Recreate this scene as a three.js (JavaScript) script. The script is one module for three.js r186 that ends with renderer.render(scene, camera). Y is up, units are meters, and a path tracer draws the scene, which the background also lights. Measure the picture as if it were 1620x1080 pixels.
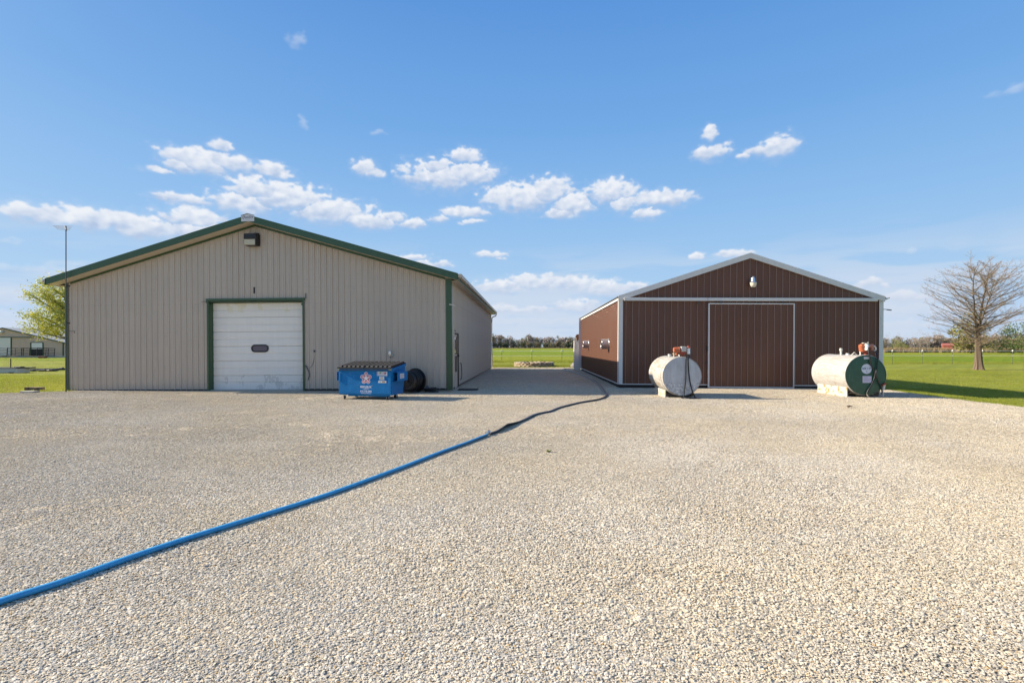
import * as THREE from 'three';
import { mergeGeometries } from 'three/addons/utils/BufferGeometryUtils.js';
import { RoundedBoxGeometry } from 'three/addons/geometries/RoundedBoxGeometry.js';

// ------------------------------------------------------------------ camera, sky, sun, exposure
const scene = new THREE.Scene();
const EYE = 1.7;
const camera = new THREE.PerspectiveCamera(68.04, 1.5, 0.1, 6000);
camera.position.set(0, EYE, 0);
camera.setViewOffset(1620, 1080, 0, -8.5, 1620, 1080);   // level camera, lens shifted up a little
camera.updateProjectionMatrix();

const EXPOSURE = 1.85;
const TO_SUN = new THREE.Vector3(-1.87, 1.0, -0.19).normalize();
const sun = new THREE.DirectionalLight(new THREE.Color().setRGB(1.0, 0.885, 0.72), 4.9);
sun.position.copy(TO_SUN).multiplyScalar(120);
sun.target.position.set(0, 0, -25);
sun.position.add(sun.target.position);
sun.castShadow = true;
sun.shadow.radius = 1;
sun.shadow.mapSize.set(4096, 4096);
Object.assign(sun.shadow.camera, { left: -70, right: 70, top: 70, bottom: -70, near: 1, far: 400 });
scene.add(sun, sun.target);

// ------------------------------------------------------------------ numbers and noise
let seedState = 7;
const seed = (s) => { seedState = s | 0; };
const rnd = () => { seedState = (seedState + 0x6d2b79f5) | 0; let t = Math.imul(seedState ^ (seedState >>> 15), 1 | seedState); t = (t + Math.imul(t ^ (t >>> 7), 61 | t)) ^ t; return ((t ^ (t >>> 14)) >>> 0) / 4294967296; };
const rr = (a, b) => a + (b - a) * rnd();
const clamp = (x, a = 0, b = 1) => Math.min(b, Math.max(a, x));
const mixn = (a, b, t) => a + (b - a) * t;
const sst = (a, b, x) => { const t = clamp((x - a) / (b - a)); return t * t * (3 - 2 * t); };
const hash = (x, y, s) => { let h = Math.imul(x, 374761393) + Math.imul(y, 668265263) + Math.imul(s, 1274126177); h = Math.imul(h ^ (h >>> 13), 1274126177); return ((h ^ (h >>> 16)) >>> 0) / 4294967296; };
function vnoise(x, y, s = 0, wrap = 0) {
  const xi = Math.floor(x), yi = Math.floor(y), fx = x - xi, fy = y - yi;
  const w = (a) => (wrap ? ((a % wrap) + wrap) % wrap : a);
  const ux = fx * fx * (3 - 2 * fx), uy = fy * fy * (3 - 2 * fy);
  const a = hash(w(xi), w(yi), s), b = hash(w(xi + 1), w(yi), s), c = hash(w(xi), w(yi + 1), s), d = hash(w(xi + 1), w(yi + 1), s);
  return a + (b - a) * ux + (c - a) * uy + (a - b - c + d) * ux * uy;
}
function fbm(x, y, oct = 4, s = 0, wrap = 0, gain = 0.5) {
  let v = 0, a = 1, t = 0;
  for (let i = 0; i < oct; i++) { v += a * vnoise(x, y, s + i * 17, wrap); t += a; a *= gain; x *= 2; y *= 2; wrap *= 2; }
  return v / t;
}
const toS = (c) => (c <= 0.0031308 ? c * 12.92 : 1.055 * Math.pow(c, 1 / 2.4) - 0.055);
const toL = (c) => (c <= 0.04045 ? c / 12.92 : Math.pow((c + 0.055) / 1.055, 2.4));
const lin = (r, g, b) => [toL(r / 255), toL(g / 255), toL(b / 255)];

// ------------------------------------------------------------------ the sky: air and clouds by direction
{
  const W = 4096, H = 2048, data = new Float32Array(W * H * 4), D = Math.PI / 180;
  const ramp = [[0, lin(197, 216, 238)], [2.5, lin(188, 212, 240)], [7, lin(169, 205, 239)], [14, lin(144, 190, 237)], [23, lin(115, 170, 229)], [34, lin(91, 150, 219)], [52, lin(78, 135, 207)], [90, lin(68, 123, 197)]];
  const base = (el) => {
    for (let i = 1; i < ramp.length; i++) if (el <= ramp[i][0]) { const t = (el - ramp[i - 1][0]) / (ramp[i][0] - ramp[i - 1][0]); return [0, 1, 2].map((k) => mixn(ramp[i - 1][1][k], ramp[i][1][k], t)); }
    return ramp[ramp.length - 1][1];
  };
  for (let y = 0; y < H; y++) {
    const el = (y + 0.5) / H * 180 - 90, b = base(Math.max(0, el)), ce = Math.cos(el * D), se = Math.sin(el * D);
    for (let x = 0; x < W; x++) {
      const a = ((x + 0.5) / W - 0.5) * 2 * Math.PI, i = (y * W + x) * 4;
      const c = clamp(ce * Math.cos(a) * TO_SUN.x + se * TO_SUN.y + ce * Math.sin(a) * TO_SUN.z, -1, 1), ang = Math.acos(c) / D;
      const glow = 1.6 * Math.exp(-ang / 9) + 3 * Math.exp(-ang / 5) + 0.05 * Math.exp(-ang / 40);
      data[i] = (b[0] + glow * 0.95) / EXPOSURE; data[i + 1] = (b[1] + glow * 0.84) / EXPOSURE; data[i + 2] = (b[2] + glow * 0.62) / EXPOSURE; data[i + 3] = 1;
    }
  }
  // clouds: [azimuth, elevation, half width, half height] in degrees, heaps of lobes
  const heaps = [
    [[-31.49, 17.09, 2.71, 0.95], [-29.25, 17.52, 1.96, 0.8], [-30.17, 18.94, 0.8, 0.5], [-33.27, 16.61, 1.1, 0.49], [-34.99, 15.92, 1.06, 0.22]],
    [[-25.52, 17.32, 1.63, 0.71], [-24.35, 17.12, 0.71, 0.42]],
    [[-26.85, 15.31, 2.28, 1.01], [-23.93, 14.75, 3.59, 1.35], [-19.93, 13.89, 3.8, 1.27], [-16.04, 13.35, 3.18, 0.78], [-27.98, 13.86, 2.23, 1.19], [-13.02, 13.92, 0.95, 0.59]],
    [[-42.77, 10.68, 2.39, 0.76], [-39.52, 10.84, 2.98, 0.96], [-36.18, 10.66, 3.27, 0.95], [-32.52, 11.93, 2.14, 0.92], [-31.75, 10.86, 2.85, 0.88]],
    [[-33.02, 13.69, 2.01, 0.45], [-34.41, 13.71, 0.78, 0.33]],
    [[-16.04, 18.62, 1.19, 0.74], [-15.38, 18.24, 0.93, 0.56]],
    [[-7.83, 18.2, 3.66, 1.41], [-4.86, 18.62, 2.7, 1.15], [-5.36, 20.38, 1.56, 0.75], [-8.53, 19.31, 1.4, 0.76]],
    [[1.07, 16.07, 3.58, 1.39], [4.29, 16.88, 2.14, 1.31], [6.77, 15.31, 2.26, 1.12], [10.97, 16.44, 2.07, 1.29], [12.34, 15.27, 1.23, 0.91], [16.37, 15.52, 2.64, 0.83], [15.04, 14.13, 1.47, 0.59], [5.57, 14.68, 1.56, 0.53]],
    [[21.62, 19.55, 1.42, 0.65], [21.31, 21.28, 0.44, 0.75]],
    [[27.81, 19.17, 1.34, 0.9], [26.28, 19.19, 1.04, 0.52], [24.52, 18.81, 0.65, 0.41]],
    [[-5.36, 14.68, 2.27, 0.47], [-8.39, 14.06, 0.91, 0.53], [-10.97, 13.36, 1.1, 0.53], [-4.43, 13.76, 1.28, 0.27]],
    [[-2.43, 10.3, 1.43, 0.35], [-1.07, 9.96, 0.72, 0.21]],
    [[-0.72, 6.6, 2.72, 0.71], [2.86, 7.01, 2.86, 0.85], [6.42, 6.84, 3.18, 0.84], [10.62, 6.34, 3.11, 0.76], [13.36, 6.42, 1.36, 0.62]],
    [[7.48, 4.43, 1.83, 0.64], [2.86, 4.11, 1.43, 0.36], [-1.07, 4.11, 1.58, 0.5], [0.72, 3.9, 2.15, 0.43]],
    [[23.51, 9.53, 1.45, 0.38], [20.24, 9.55, 0.63, 0.26]],
    [[35.28, 5.74, 0.81, 0.41], [36.41, 5.49, 0.37, 0.23]],
    [[37.55, 4.34, 1.26, 0.45], [38.88, 4.09, 0.78, 0.28]],
    [[-11.31, 9.77, 1.79, 0.34], [-8.88, 9.02, 1.75, 0.35]],
  ].map((lobes) => ({ lobes, strength: 1 }));
  const thin = [[-43.15, 6.27, 4.2, 0.4], [-40.36, 6.87, 2.6, 0.35], [-44.82, 4.0, 3.4, 0.5], [-45, 8.27, 1, 0.4], [38.22, 8.3, 0.5, 0.3], [-23.15, 29.11, 0.8, 0.7], [44.64, 19.74, 1.1, 0.4], [-15.04, 22.23, 0.8, 0.25], [-22.42, 22.16, 0.5, 0.5], [4, 2.7, 10, 0.5], [-12, 5.4, 5, 0.4], [37, 3.2, 6, 0.5], [40, 1.9, 7, 0.5], [-43, 2.4, 6, 0.6], [-36, 5, 4, 0.4]].map((l) => ({ lobes: [l], strength: 0.4 }));
  heaps.push(...thin);
  seed(91);
  for (let k = 0; k < 46; k++) {       // the same fair-weather clouds go on all round the horizon
    const az = rr(52, 308), el = 3 + 16 * rnd() * rnd() + rr(0, 4), w = rr(1.2, 4.5), lobes = [];
    for (let j = 0; j < 5; j++) lobes.push([az + rr(-1.4, 1.4) * w, el + rr(-0.1, 0.25) * w, w * rr(0.5, 1), w * rr(0.22, 0.42)]);
    heaps.push({ lobes, strength: rr(0.7, 1) });
  }
  for (let k = 0; k < 30; k++) {       // added overhead, above the view, as white fill light for the shaded lane
    const az = rr(0, 360), el = rr(40, 74), w = rr(2.5, 6), st = 1 / Math.cos(el * D), lobes = [];
    for (let j = 0; j < 5; j++) lobes.push([az + rr(-1, 1) * w * st, el + rr(-0.4, 0.4) * w, w * rr(0.5, 1) * st, w * rr(0.3, 0.6)]);
    heaps.push({ lobes, strength: rr(0.7, 1) });
  }
  for (const { lobes, strength } of heaps) {
    const pad = 2.0;
    const a0 = Math.min(...lobes.map((l) => l[0] - l[2])) - pad, a1 = Math.max(...lobes.map((l) => l[0] + l[2])) + pad;
    const e0 = Math.min(...lobes.map((l) => l[1] - l[3])) - pad, e1 = Math.max(...lobes.map((l) => l[1] + l[3])) + pad;
    // azimuth az (0 = -z, + to +x): texture u angle = atan2(z, x) = az - 90
    const x0 = Math.floor((a0 + 90) / 360 * W), x1 = Math.ceil((a1 + 90) / 360 * W), y0 = Math.max(0, Math.floor((e0 + 90) / 180 * H)), y1 = Math.ceil((e1 + 90) / 180 * H);
    const low = sst(12, 4, (e0 + e1) / 2);
    for (let y = y0; y <= y1; y++) for (let x = x0; x <= x1; x++) {
      const az = (x + 0.5) / W * 360 - 90, el = (y + 0.5) / H * 180 - 90;
      const wx = (fbm(az * 0.9 + 31, el * 1.6, 3, 5) - 0.5) * 1.3, wy = (fbm(az * 0.9 - 11, el * 1.6, 3, 9) - 0.5) * 0.7;
      let q = -9, top = 0;
      for (const [ca, ce, rx, ry] of lobes) {
        const dx = (az + wx - ca) / (rx * 1.1), dy0 = el + wy - ce, dy = dy0 / (dy0 < 0 ? ry * 0.95 : ry * 1.12), v = 1 - Math.sqrt(dx * dx + dy * dy);
        if (v > q) { q = v; top = dy; }
      }
      const billow = 1 - Math.abs(2 * vnoise(az * 1.9, el * 2.6, 21) - 1), fine = fbm(az * 1.7, el * 2.8, 6, 3, 0, 0.5);
      const d = q + (fine - 0.5) * 1.2 + (billow - 0.5) * 0.14 + 0.36;
      const edge = mixn(0.48, 1.3, sst(0.3, -0.7, top));
      let al = strength > 0.6 ? sst(0.0, edge, d) * 0.88 : sst(0.1, 1.1, d) * 0.7;
      if (strength > 0.6) al = Math.max(al, 0.30 * sst(-0.75, 0.5, q + (fine - 0.5) * 0.9));
      al *= strength;
      if (al <= 0.002) continue;
      const xx = ((x % W) + W) % W, i = (y * W + xx) * 4;
      const lit = clamp(0.46 + 0.62 * top + (fbm(az * 1.3 - 0.3, el * 2 + 0.35, 3, 40) - fbm(az * 1.3 + 0.3, el * 2 - 0.35, 3, 40)) * 0.8 - low * 0.10);
      const S = lin(182, 200, 228), L = lin(247, 248, 251);
      for (let k = 0; k < 3; k++) data[i + k] = mixn(data[i + k], mixn(S[k], L[k], lit) / EXPOSURE, al);
    }
  }
  // thin grey white sheets of haze low over the horizon, all the way round
  for (let y = Math.floor(H * 0.5); y < H * 0.5 + 13 * H / 180; y++) for (let x = 0; x < W; x++) {
    const az = (x + 0.5) / W * 360, el = (y + 0.5) / H * 180 - 90, i = (y * W + x) * 4;
    const n = fbm(az / 360 * 48, el * 0.85 + 2.0 * fbm(az / 360 * 32, el * 0.4, 2, 803, 0), 5, 801, 0), al = 0.7 * sst(0.38, 0.66, n) * sst(0, 1.2, el) * sst(12.5, 4.5, el);
    if (al < 0.003) continue;
    const c = lin(212, 222, 238); for (let k = 0; k < 3; k++) data[i + k] = mixn(data[i + k], c[k] / EXPOSURE, al);
  }
  const sky = new THREE.DataTexture(data, W, H, THREE.RGBAFormat, THREE.FloatType);
  sky.mapping = THREE.EquirectangularReflectionMapping;
  sky.magFilter = sky.minFilter = THREE.LinearFilter;
  sky.wrapS = THREE.RepeatWrapping;
  sky.needsUpdate = true;
  scene.background = sky;
  scene.environment = sky;
}

// ------------------------------------------------------------------ building helpers
const names = new Map();
function numbered(name) { const n = names.get(name) ?? 0; names.set(name, n + 1); return n ? name + '_' + String(n).padStart(3, '0') : name; }
function tag(o, label, category, group, kind) {
  if (label) o.userData.label = label;
  if (category) o.userData.category = category;
  if (group) o.userData.group = group;
  if (kind) o.userData.kind = kind;
  return o;
}
function thing(name, label, category, pos = [0, 0, 0], group) {
  const o = new THREE.Group(); o.name = numbered(name); o.position.set(...pos); scene.add(o);
  return tag(o, label, category, group);
}
function metreUV(g) {                        // planar uv in metres, by the way each face points
  const p = g.attributes.position, n = g.attributes.normal, uv = new Float32Array(p.count * 2);
  for (let i = 0; i < p.count; i++) {
    const ax = Math.abs(n.getX(i)), ay = Math.abs(n.getY(i)), az = Math.abs(n.getZ(i));
    if (ay >= ax && ay >= az) { uv[2 * i] = p.getX(i); uv[2 * i + 1] = p.getZ(i); } else if (ax >= az) { uv[2 * i] = p.getZ(i); uv[2 * i + 1] = p.getY(i); } else { uv[2 * i] = p.getX(i); uv[2 * i + 1] = p.getY(i); }
  }
  g.setAttribute('uv', new THREE.BufferAttribute(uv, 2));
  return g;
}
function join(list, keepUV = false) {
  const gs = list.flat().map((g) => { const o = g.index ? g.toNonIndexed() : g; for (const k of Object.keys(o.attributes)) if (!['position', 'normal', 'uv', ...(keepUV === 'color' ? ['color'] : [])].includes(k)) o.deleteAttribute(k); return o; });
  if (keepUV !== true) gs.forEach((g) => { if (!g.attributes.normal) g.computeVertexNormals(); metreUV(g); });
  return mergeGeometries(gs);
}
function mesh(name, geos, material, parent = scene, keepUV = false) {
  const m = new THREE.Mesh(Array.isArray(geos) ? join(geos, keepUV) : geos, material);
  m.name = parent === scene ? numbered(name) : name;
  m.castShadow = m.receiveShadow = true;
  parent.add(m);
  return m;
}
const box = (w, h, d, x = 0, y = 0, z = 0, rx = 0, ry = 0, rz = 0) => { const g = new THREE.BoxGeometry(w, h, d); if (rx) g.rotateX(rx); if (ry) g.rotateY(ry); if (rz) g.rotateZ(rz); return g.translate(x, y, z); };
const rbox = (w, h, d, r, x = 0, y = 0, z = 0, rx = 0, ry = 0, rz = 0) => { const g = new RoundedBoxGeometry(w, h, d, 2, r); if (rx) g.rotateX(rx); if (ry) g.rotateY(ry); if (rz) g.rotateZ(rz); return g.translate(x, y, z); };
const cyl = (r0, r1, h, n, x = 0, y = 0, z = 0, rx = 0, ry = 0, rz = 0, open = false) => { const g = new THREE.CylinderGeometry(r1, r0, h, n, 1, open); if (rx) g.rotateX(rx); if (ry) g.rotateY(ry); if (rz) g.rotateZ(rz); return g.translate(x, y, z); };
const V = (x, y, z) => new THREE.Vector3(x, y, z);
function tube(points, r, n = 8, seg = 0) { return new THREE.TubeGeometry(new THREE.CatmullRomCurve3(points.map((p) => V(...p))), seg || points.length * 6, r, n); }
function prism(pts, z0, z1) {                // extrude an outline in the xy plane from z0 to z1
  const s = new THREE.Shape(pts.map((p) => new THREE.Vector2(...p)));
  return new THREE.ExtrudeGeometry(s, { depth: z1 - z0, bevelEnabled: false }).translate(0, 0, z0);
}
function rod(a, b, r0, r1 = r0, n = 6) {     // a tapered round bar between two points
  const A = V(...a), B = V(...b), d = B.clone().sub(A), L = d.length(), g = new THREE.CylinderGeometry(r1, r0, L, n, 1);
  g.translate(0, L / 2, 0).applyQuaternion(new THREE.Quaternion().setFromUnitVectors(V(0, 1, 0), d.normalize()));
  return g.translate(A.x, A.y, A.z);
}

// ------------------------------------------------------------------ procedural textures and materials
function dataTex(n, f, srgb = true, m = n) {
  const d = new Uint8Array(n * m * 4);
  for (let y = 0; y < m; y++) for (let x = 0; x < n; x++) {
    const c = f(x / n, y / m, x, y), i = (y * n + x) * 4;
    for (let k = 0; k < 3; k++) d[i + k] = clamp(srgb ? toS(clamp(c[k])) : c[k]) * 255;
    d[i + 3] = 255;
  }
  const t = new THREE.DataTexture(d, n, m, THREE.RGBAFormat);
  t.wrapS = t.wrapT = THREE.RepeatWrapping; t.magFilter = t.minFilter = THREE.LinearFilter;
  if (srgb) t.colorSpace = THREE.SRGBColorSpace;
  t.needsUpdate = true;
  return t;
}
const rep = (t, u, v = u) => { const c = t.clone(); c.repeat.set(1 / u, 1 / v); c.needsUpdate = true; return c; };
const std = (r, g, b, rough = 0.7, extra = {}) => { const m = new THREE.MeshPhysicalMaterial({ roughness: rough, ...extra }); m.color.setRGB(r, g, b); return m; };
// weathering of painted sheet metal: faint run marks down the sheet and small dirt flecks
const T_weather = dataTex(512, (u, v) => {
  const run = fbm(u * 40, v * 3, 4, 2, 0), spot = fbm(u * 24, v * 24, 4, 7, 24), k = 0.90 + 0.05 * fbm(u * 8, v * 8, 4, 11, 8) + 0.07 * (run - 0.5) - (spot > 0.74 ? 0.06 : 0);
  return [k, k * 0.995, k * 0.985];
});
const T_weatherRough = dataTex(256, (u, v) => { const k = 0.75 + 0.5 * (fbm(u * 12, v * 12, 4, 31, 12) - 0.5); return [k, k, k]; }, false);
const T_ripple = dataTex(256, (u, v) => { const k = fbm(u * 4, v * 4, 3, 61, 4); return [k, k, k]; }, false);   // oil-canning of thin sheets
const T_brown = dataTex(256, (u, v) => { const k = 0.94 + 0.10 * (fbm(u * 5, v * 5, 3, 11, 5) - 0.5) + 0.06 * (fbm(u * 30, v * 3, 3, 2) - 0.5); return [k, k, k]; });
const sheet = (r, g, b, rough) => std(r, g, b, rough, { vertexColors: true, map: rep(T_weather, 2.4, 3.1), roughnessMap: rep(T_weatherRough, 1.7), bumpMap: rep(T_ripple, 1.9, 2.7), bumpScale: 0.0025 });
const M = {
  tan: [sheet(0.540, 0.464, 0.382, 0.45), sheet(0.525, 0.451, 0.372, 0.48), sheet(0.55, 0.474, 0.391, 0.43)],
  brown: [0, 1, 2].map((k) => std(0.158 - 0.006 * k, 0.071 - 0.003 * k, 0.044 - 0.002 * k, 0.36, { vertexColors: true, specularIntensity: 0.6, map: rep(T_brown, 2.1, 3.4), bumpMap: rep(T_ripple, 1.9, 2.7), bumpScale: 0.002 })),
  green: std(0.034, 0.082, 0.036, 0.45, { roughnessMap: rep(T_weatherRough, 1.3) }),
  tanTrim: std(0.55, 0.48, 0.39, 0.5, { map: rep(T_weather, 1.7) }),
  whiteTrim: std(0.74, 0.71, 0.67, 0.45, { map: rep(T_weather, 2.3) }),
  dark: std(0.02, 0.02, 0.021, 0.6),
  black: std(0.012, 0.012, 0.013, 0.5),
  rubber: std(0.02, 0.02, 0.021, 0.75),
  tanPlain: std(0.54, 0.435, 0.335, 0.47), brownPlain: std(0.17, 0.074, 0.044, 0.36),
  roofDark: std(0.06, 0.055, 0.05, 0.5),
  galv: std(0.62, 0.62, 0.62, 0.35, { metalness: 0.85, roughnessMap: rep(T_weatherRough, 0.4) }),
  galvPaint: std(0.60, 0.60, 0.58, 0.4, { metalness: 0.3 }),
  wood: std(0.2, 0.15, 0.1, 0.85, { map: rep(T_weather, 0.4, 2) }),
  skirt: std(0.035, 0.026, 0.022, 0.85, { map: rep(T_weather, 0.9) }),
  concrete: std(0.42, 0.40, 0.36, 0.9, { map: rep(T_weather, 0.8) }),
  steelDark: std(0.09, 0.09, 0.095, 0.5, { metalness: 0.5 }),
};
// ------------------------------------------------------------------ the ground
function groundHeight(x, z) {                // the lawn east of the lot lies a foot lower, and rises again at the fence
  const Z = -z;
  let h = -0.3 * sst(14.6, 18.5, x) * (1 - sst(62, 95, Z));
  return h;
}
const T_grass = dataTex(512, (u, v) => {
  const a = fbm(u * 64, v * 64, 3, 3, 64), b = fbm(u * 6, v * 6, 4, 13, 6), k = 0.62 + 0.55 * (a - 0.5) + 0.5 * (b - 0.5);
  const y = clamp(0.5 + 1.4 * (fbm(u * 10, v * 10, 3, 23, 10) - 0.5));
  return [k * (0.9 + 0.25 * y), k * 1.0, k * (0.8 - 0.2 * y)].map((c) => c * 1.35);
});
const T_grassBump = dataTex(512, (u, v) => { const k = fbm(u * 96, v * 96, 3, 43, 96); return [k, k, k]; }, false);
const T_big = dataTex(256, (u, v) => { const k = fbm(u * 5, v * 5, 5, 53, 5); return [k, k, k]; }, false);
const grassMat = std(1, 1, 1, 0.95, { vertexColors: true, map: rep(T_grass, 2.6), bumpMap: rep(T_grassBump, 1.6), bumpScale: 0.03 });
grassMat.specularIntensity = 0.2;
function ticks(list) { const o = []; for (const [a, b, s] of list) for (let x = a; x < b - 1e-6; x += s) o.push(x); o.push(list[list.length - 1][1]); return o; }
function terrain(name, xs, zs, color, keep, lift, material) {
  const pos = [], col = [], uv = [], idx = [], at = new Map();
  const vert = (i, j) => {
    const k = i * 10000 + j; if (at.has(k)) return at.get(k);
    const x = xs[i], z = -zs[j]; pos.push(x, groundHeight(x, z) + lift, z); uv.push(x, z); col.push(...color(x, zs[j])); at.set(k, pos.length / 3 - 1); return pos.length / 3 - 1;
  };
  for (let i = 0; i < xs.length - 1; i++) for (let j = 0; j < zs.length - 1; j++) {
    if (!keep((xs[i] + xs[i + 1]) / 2, (zs[j] + zs[j + 1]) / 2)) continue;
    const a = vert(i, j), b = vert(i + 1, j), c = vert(i + 1, j + 1), d = vert(i, j + 1);
    idx.push(a, b, c, a, c, d);
  }
  const g = new THREE.BufferGeometry();
  g.setAttribute('position', new THREE.Float32BufferAttribute(pos, 3)); g.setAttribute('uv', new THREE.Float32BufferAttribute(uv, 2)); g.setAttribute('color', new THREE.Float32BufferAttribute(col, 3));
  g.setIndex(idx); g.computeVertexNormals();
  return mesh(name, g, material);
}
const XS = ticks([[-2400, -400, 500], [-400, -120, 40], [-120, 14.4, 3.2], [14.4, 24, 0.8], [24, 120, 3.2], [120, 400, 40], [400, 2400, 500]]);
const ZS = ticks([[-60, -12, 12], [-12, 62, 2], [62, 120, 3.2], [120, 480, 30], [480, 520, 20], [520, 3000, 310]]);
const isLawn = (x, Z) => Z < 62 && (x > 14.4 ? true : x < -14 || Z > 34);
const lawnColor = (x, Z) => {
  const n = fbm(x * 0.16 + 50, Z * 0.5, 3, 71), t = fbm(x * 0.05, Z * 0.9 + 9, 2, 77), y = clamp(0.5 + 1.6 * (n - 0.5) + 0.9 * (t - 0.5));
  return [mixn(0.23, 0.35, y), mixn(0.275, 0.35, y), mixn(0.06, 0.08, y)];
};
const fieldColor = (x, Z) => {
  if (Z > 505) return [0.19, 0.15, 0.085];
  const y = clamp(0.5 + 1.8 * (fbm(x * 0.03 + 9, Z * 0.05, 3, 81) - 0.5));
  return [mixn(0.19, 0.285, y), mixn(0.265, 0.31, y), mixn(0.025, 0.04, y)];
};
tag(terrain('ground', XS, ZS, fieldColor, (x, Z) => !isLawn(x, Z), 0, grassMat), 'bright green flat farm field reaching to the tree line', 'field', null, 'structure');
tag(terrain('lawn', XS, ZS, lawnColor, isLawn, 0, grassMat), 'mown yellow green lawn around the gravel lot', 'lawn', null, 'structure');

// gravel lot: one sheet with an irregular edge; the stones lie on it
const T_gravel = dataTex(1024, (u, v) => {
  const a = vnoise(u * 170, v * 170, 3, 170), b = vnoise(u * 90, v * 90, 7, 90), c = fbm(u * 8, v * 8, 4, 11, 8);
  const k = 0.36 + 0.26 * (a - 0.45) + 0.18 * (b - 0.5) + 0.14 * (c - 0.5), w = vnoise(u * 110, v * 110, 19, 110);
  return [k * 1.32, k * (1.15 - 0.05 * w), k * (0.90 - 0.14 * w)];
});
const T_gravelBump = dataTex(1024, (u, v) => { const k = 0.6 * vnoise(u * 170, v * 170, 3, 170) + 0.4 * vnoise(u * 90, v * 90, 7, 90); return [k, k, k]; }, false);
const gravelMat = std(1, 1, 1, 0.95, { map: rep(T_gravel, 3.2), bumpMap: rep(T_gravelBump, 3.2), bumpScale: 0.02 });
gravelMat.specularIntensity = 0.2;
const LOT = [[-26, 8], [14.9, 8], [14.6, -6], [14.35, -14], [14.35, -16.4], [14.55, -18.6], [14.9, -20.2], [14.7, -23], [5.6, -23], [6.2, -41.3], [3.9, -41.6], [0, -41.5], [-4.2, -41.3], [-3.2, -38.0], [-2.6, -23], [-16.8, -23], [-17.0, -19.3], [-18.6, -18.5], [-20.5, -18.2], [-26, -17.9]];
{
  const pts = [];
  LOT.forEach((p, i) => { const q = LOT[(i + 1) % LOT.length], L = Math.hypot(q[0] - p[0], q[1] - p[1]), n = Math.max(1, Math.round(L / 0.3)); for (let k = 0; k < n; k++) { const t = k / n, x = mixn(p[0], q[0], t), z = mixn(p[1], q[1], t); pts.push(new THREE.Vector2(x + (fbm(x * 1.7, z * 1.7, 3, 5) - 0.5) * 0.5, -(z + (fbm(x * 1.7 + 9, z * 1.7, 3, 6) - 0.5) * 0.5))); } });
  const g = new THREE.ShapeGeometry(new THREE.Shape(pts)).rotateX(-Math.PI / 2).translate(0, 0.004, 0);
  const p = g.attributes.position, uv = new Float32Array(p.count * 2);
  for (let i = 0; i < p.count; i++) { uv[2 * i] = p.getX(i); uv[2 * i + 1] = p.getZ(i); }
  g.setAttribute('uv', new THREE.BufferAttribute(uv, 2));
  tag(mesh('gravel_lot', g, gravelMat), 'pale limestone gravel yard in front of and between the two barns', 'gravel lot', null, 'structure');
}
function inLot(x, z) { let c = false; for (let i = 0, j = LOT.length - 1; i < LOT.length; j = i++) { const [xi, zi] = LOT[i], [xj, zj] = LOT[j]; if ((zi > z) !== (zj > z) && x < (xj - xi) * (z - zi) / (zj - zi) + xi) c = !c; } return c; }
const relief = (x, z) => 0.010 * (fbm(x * 0.7 + 3, z * 0.7, 3, 91) - 0.35);

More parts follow.
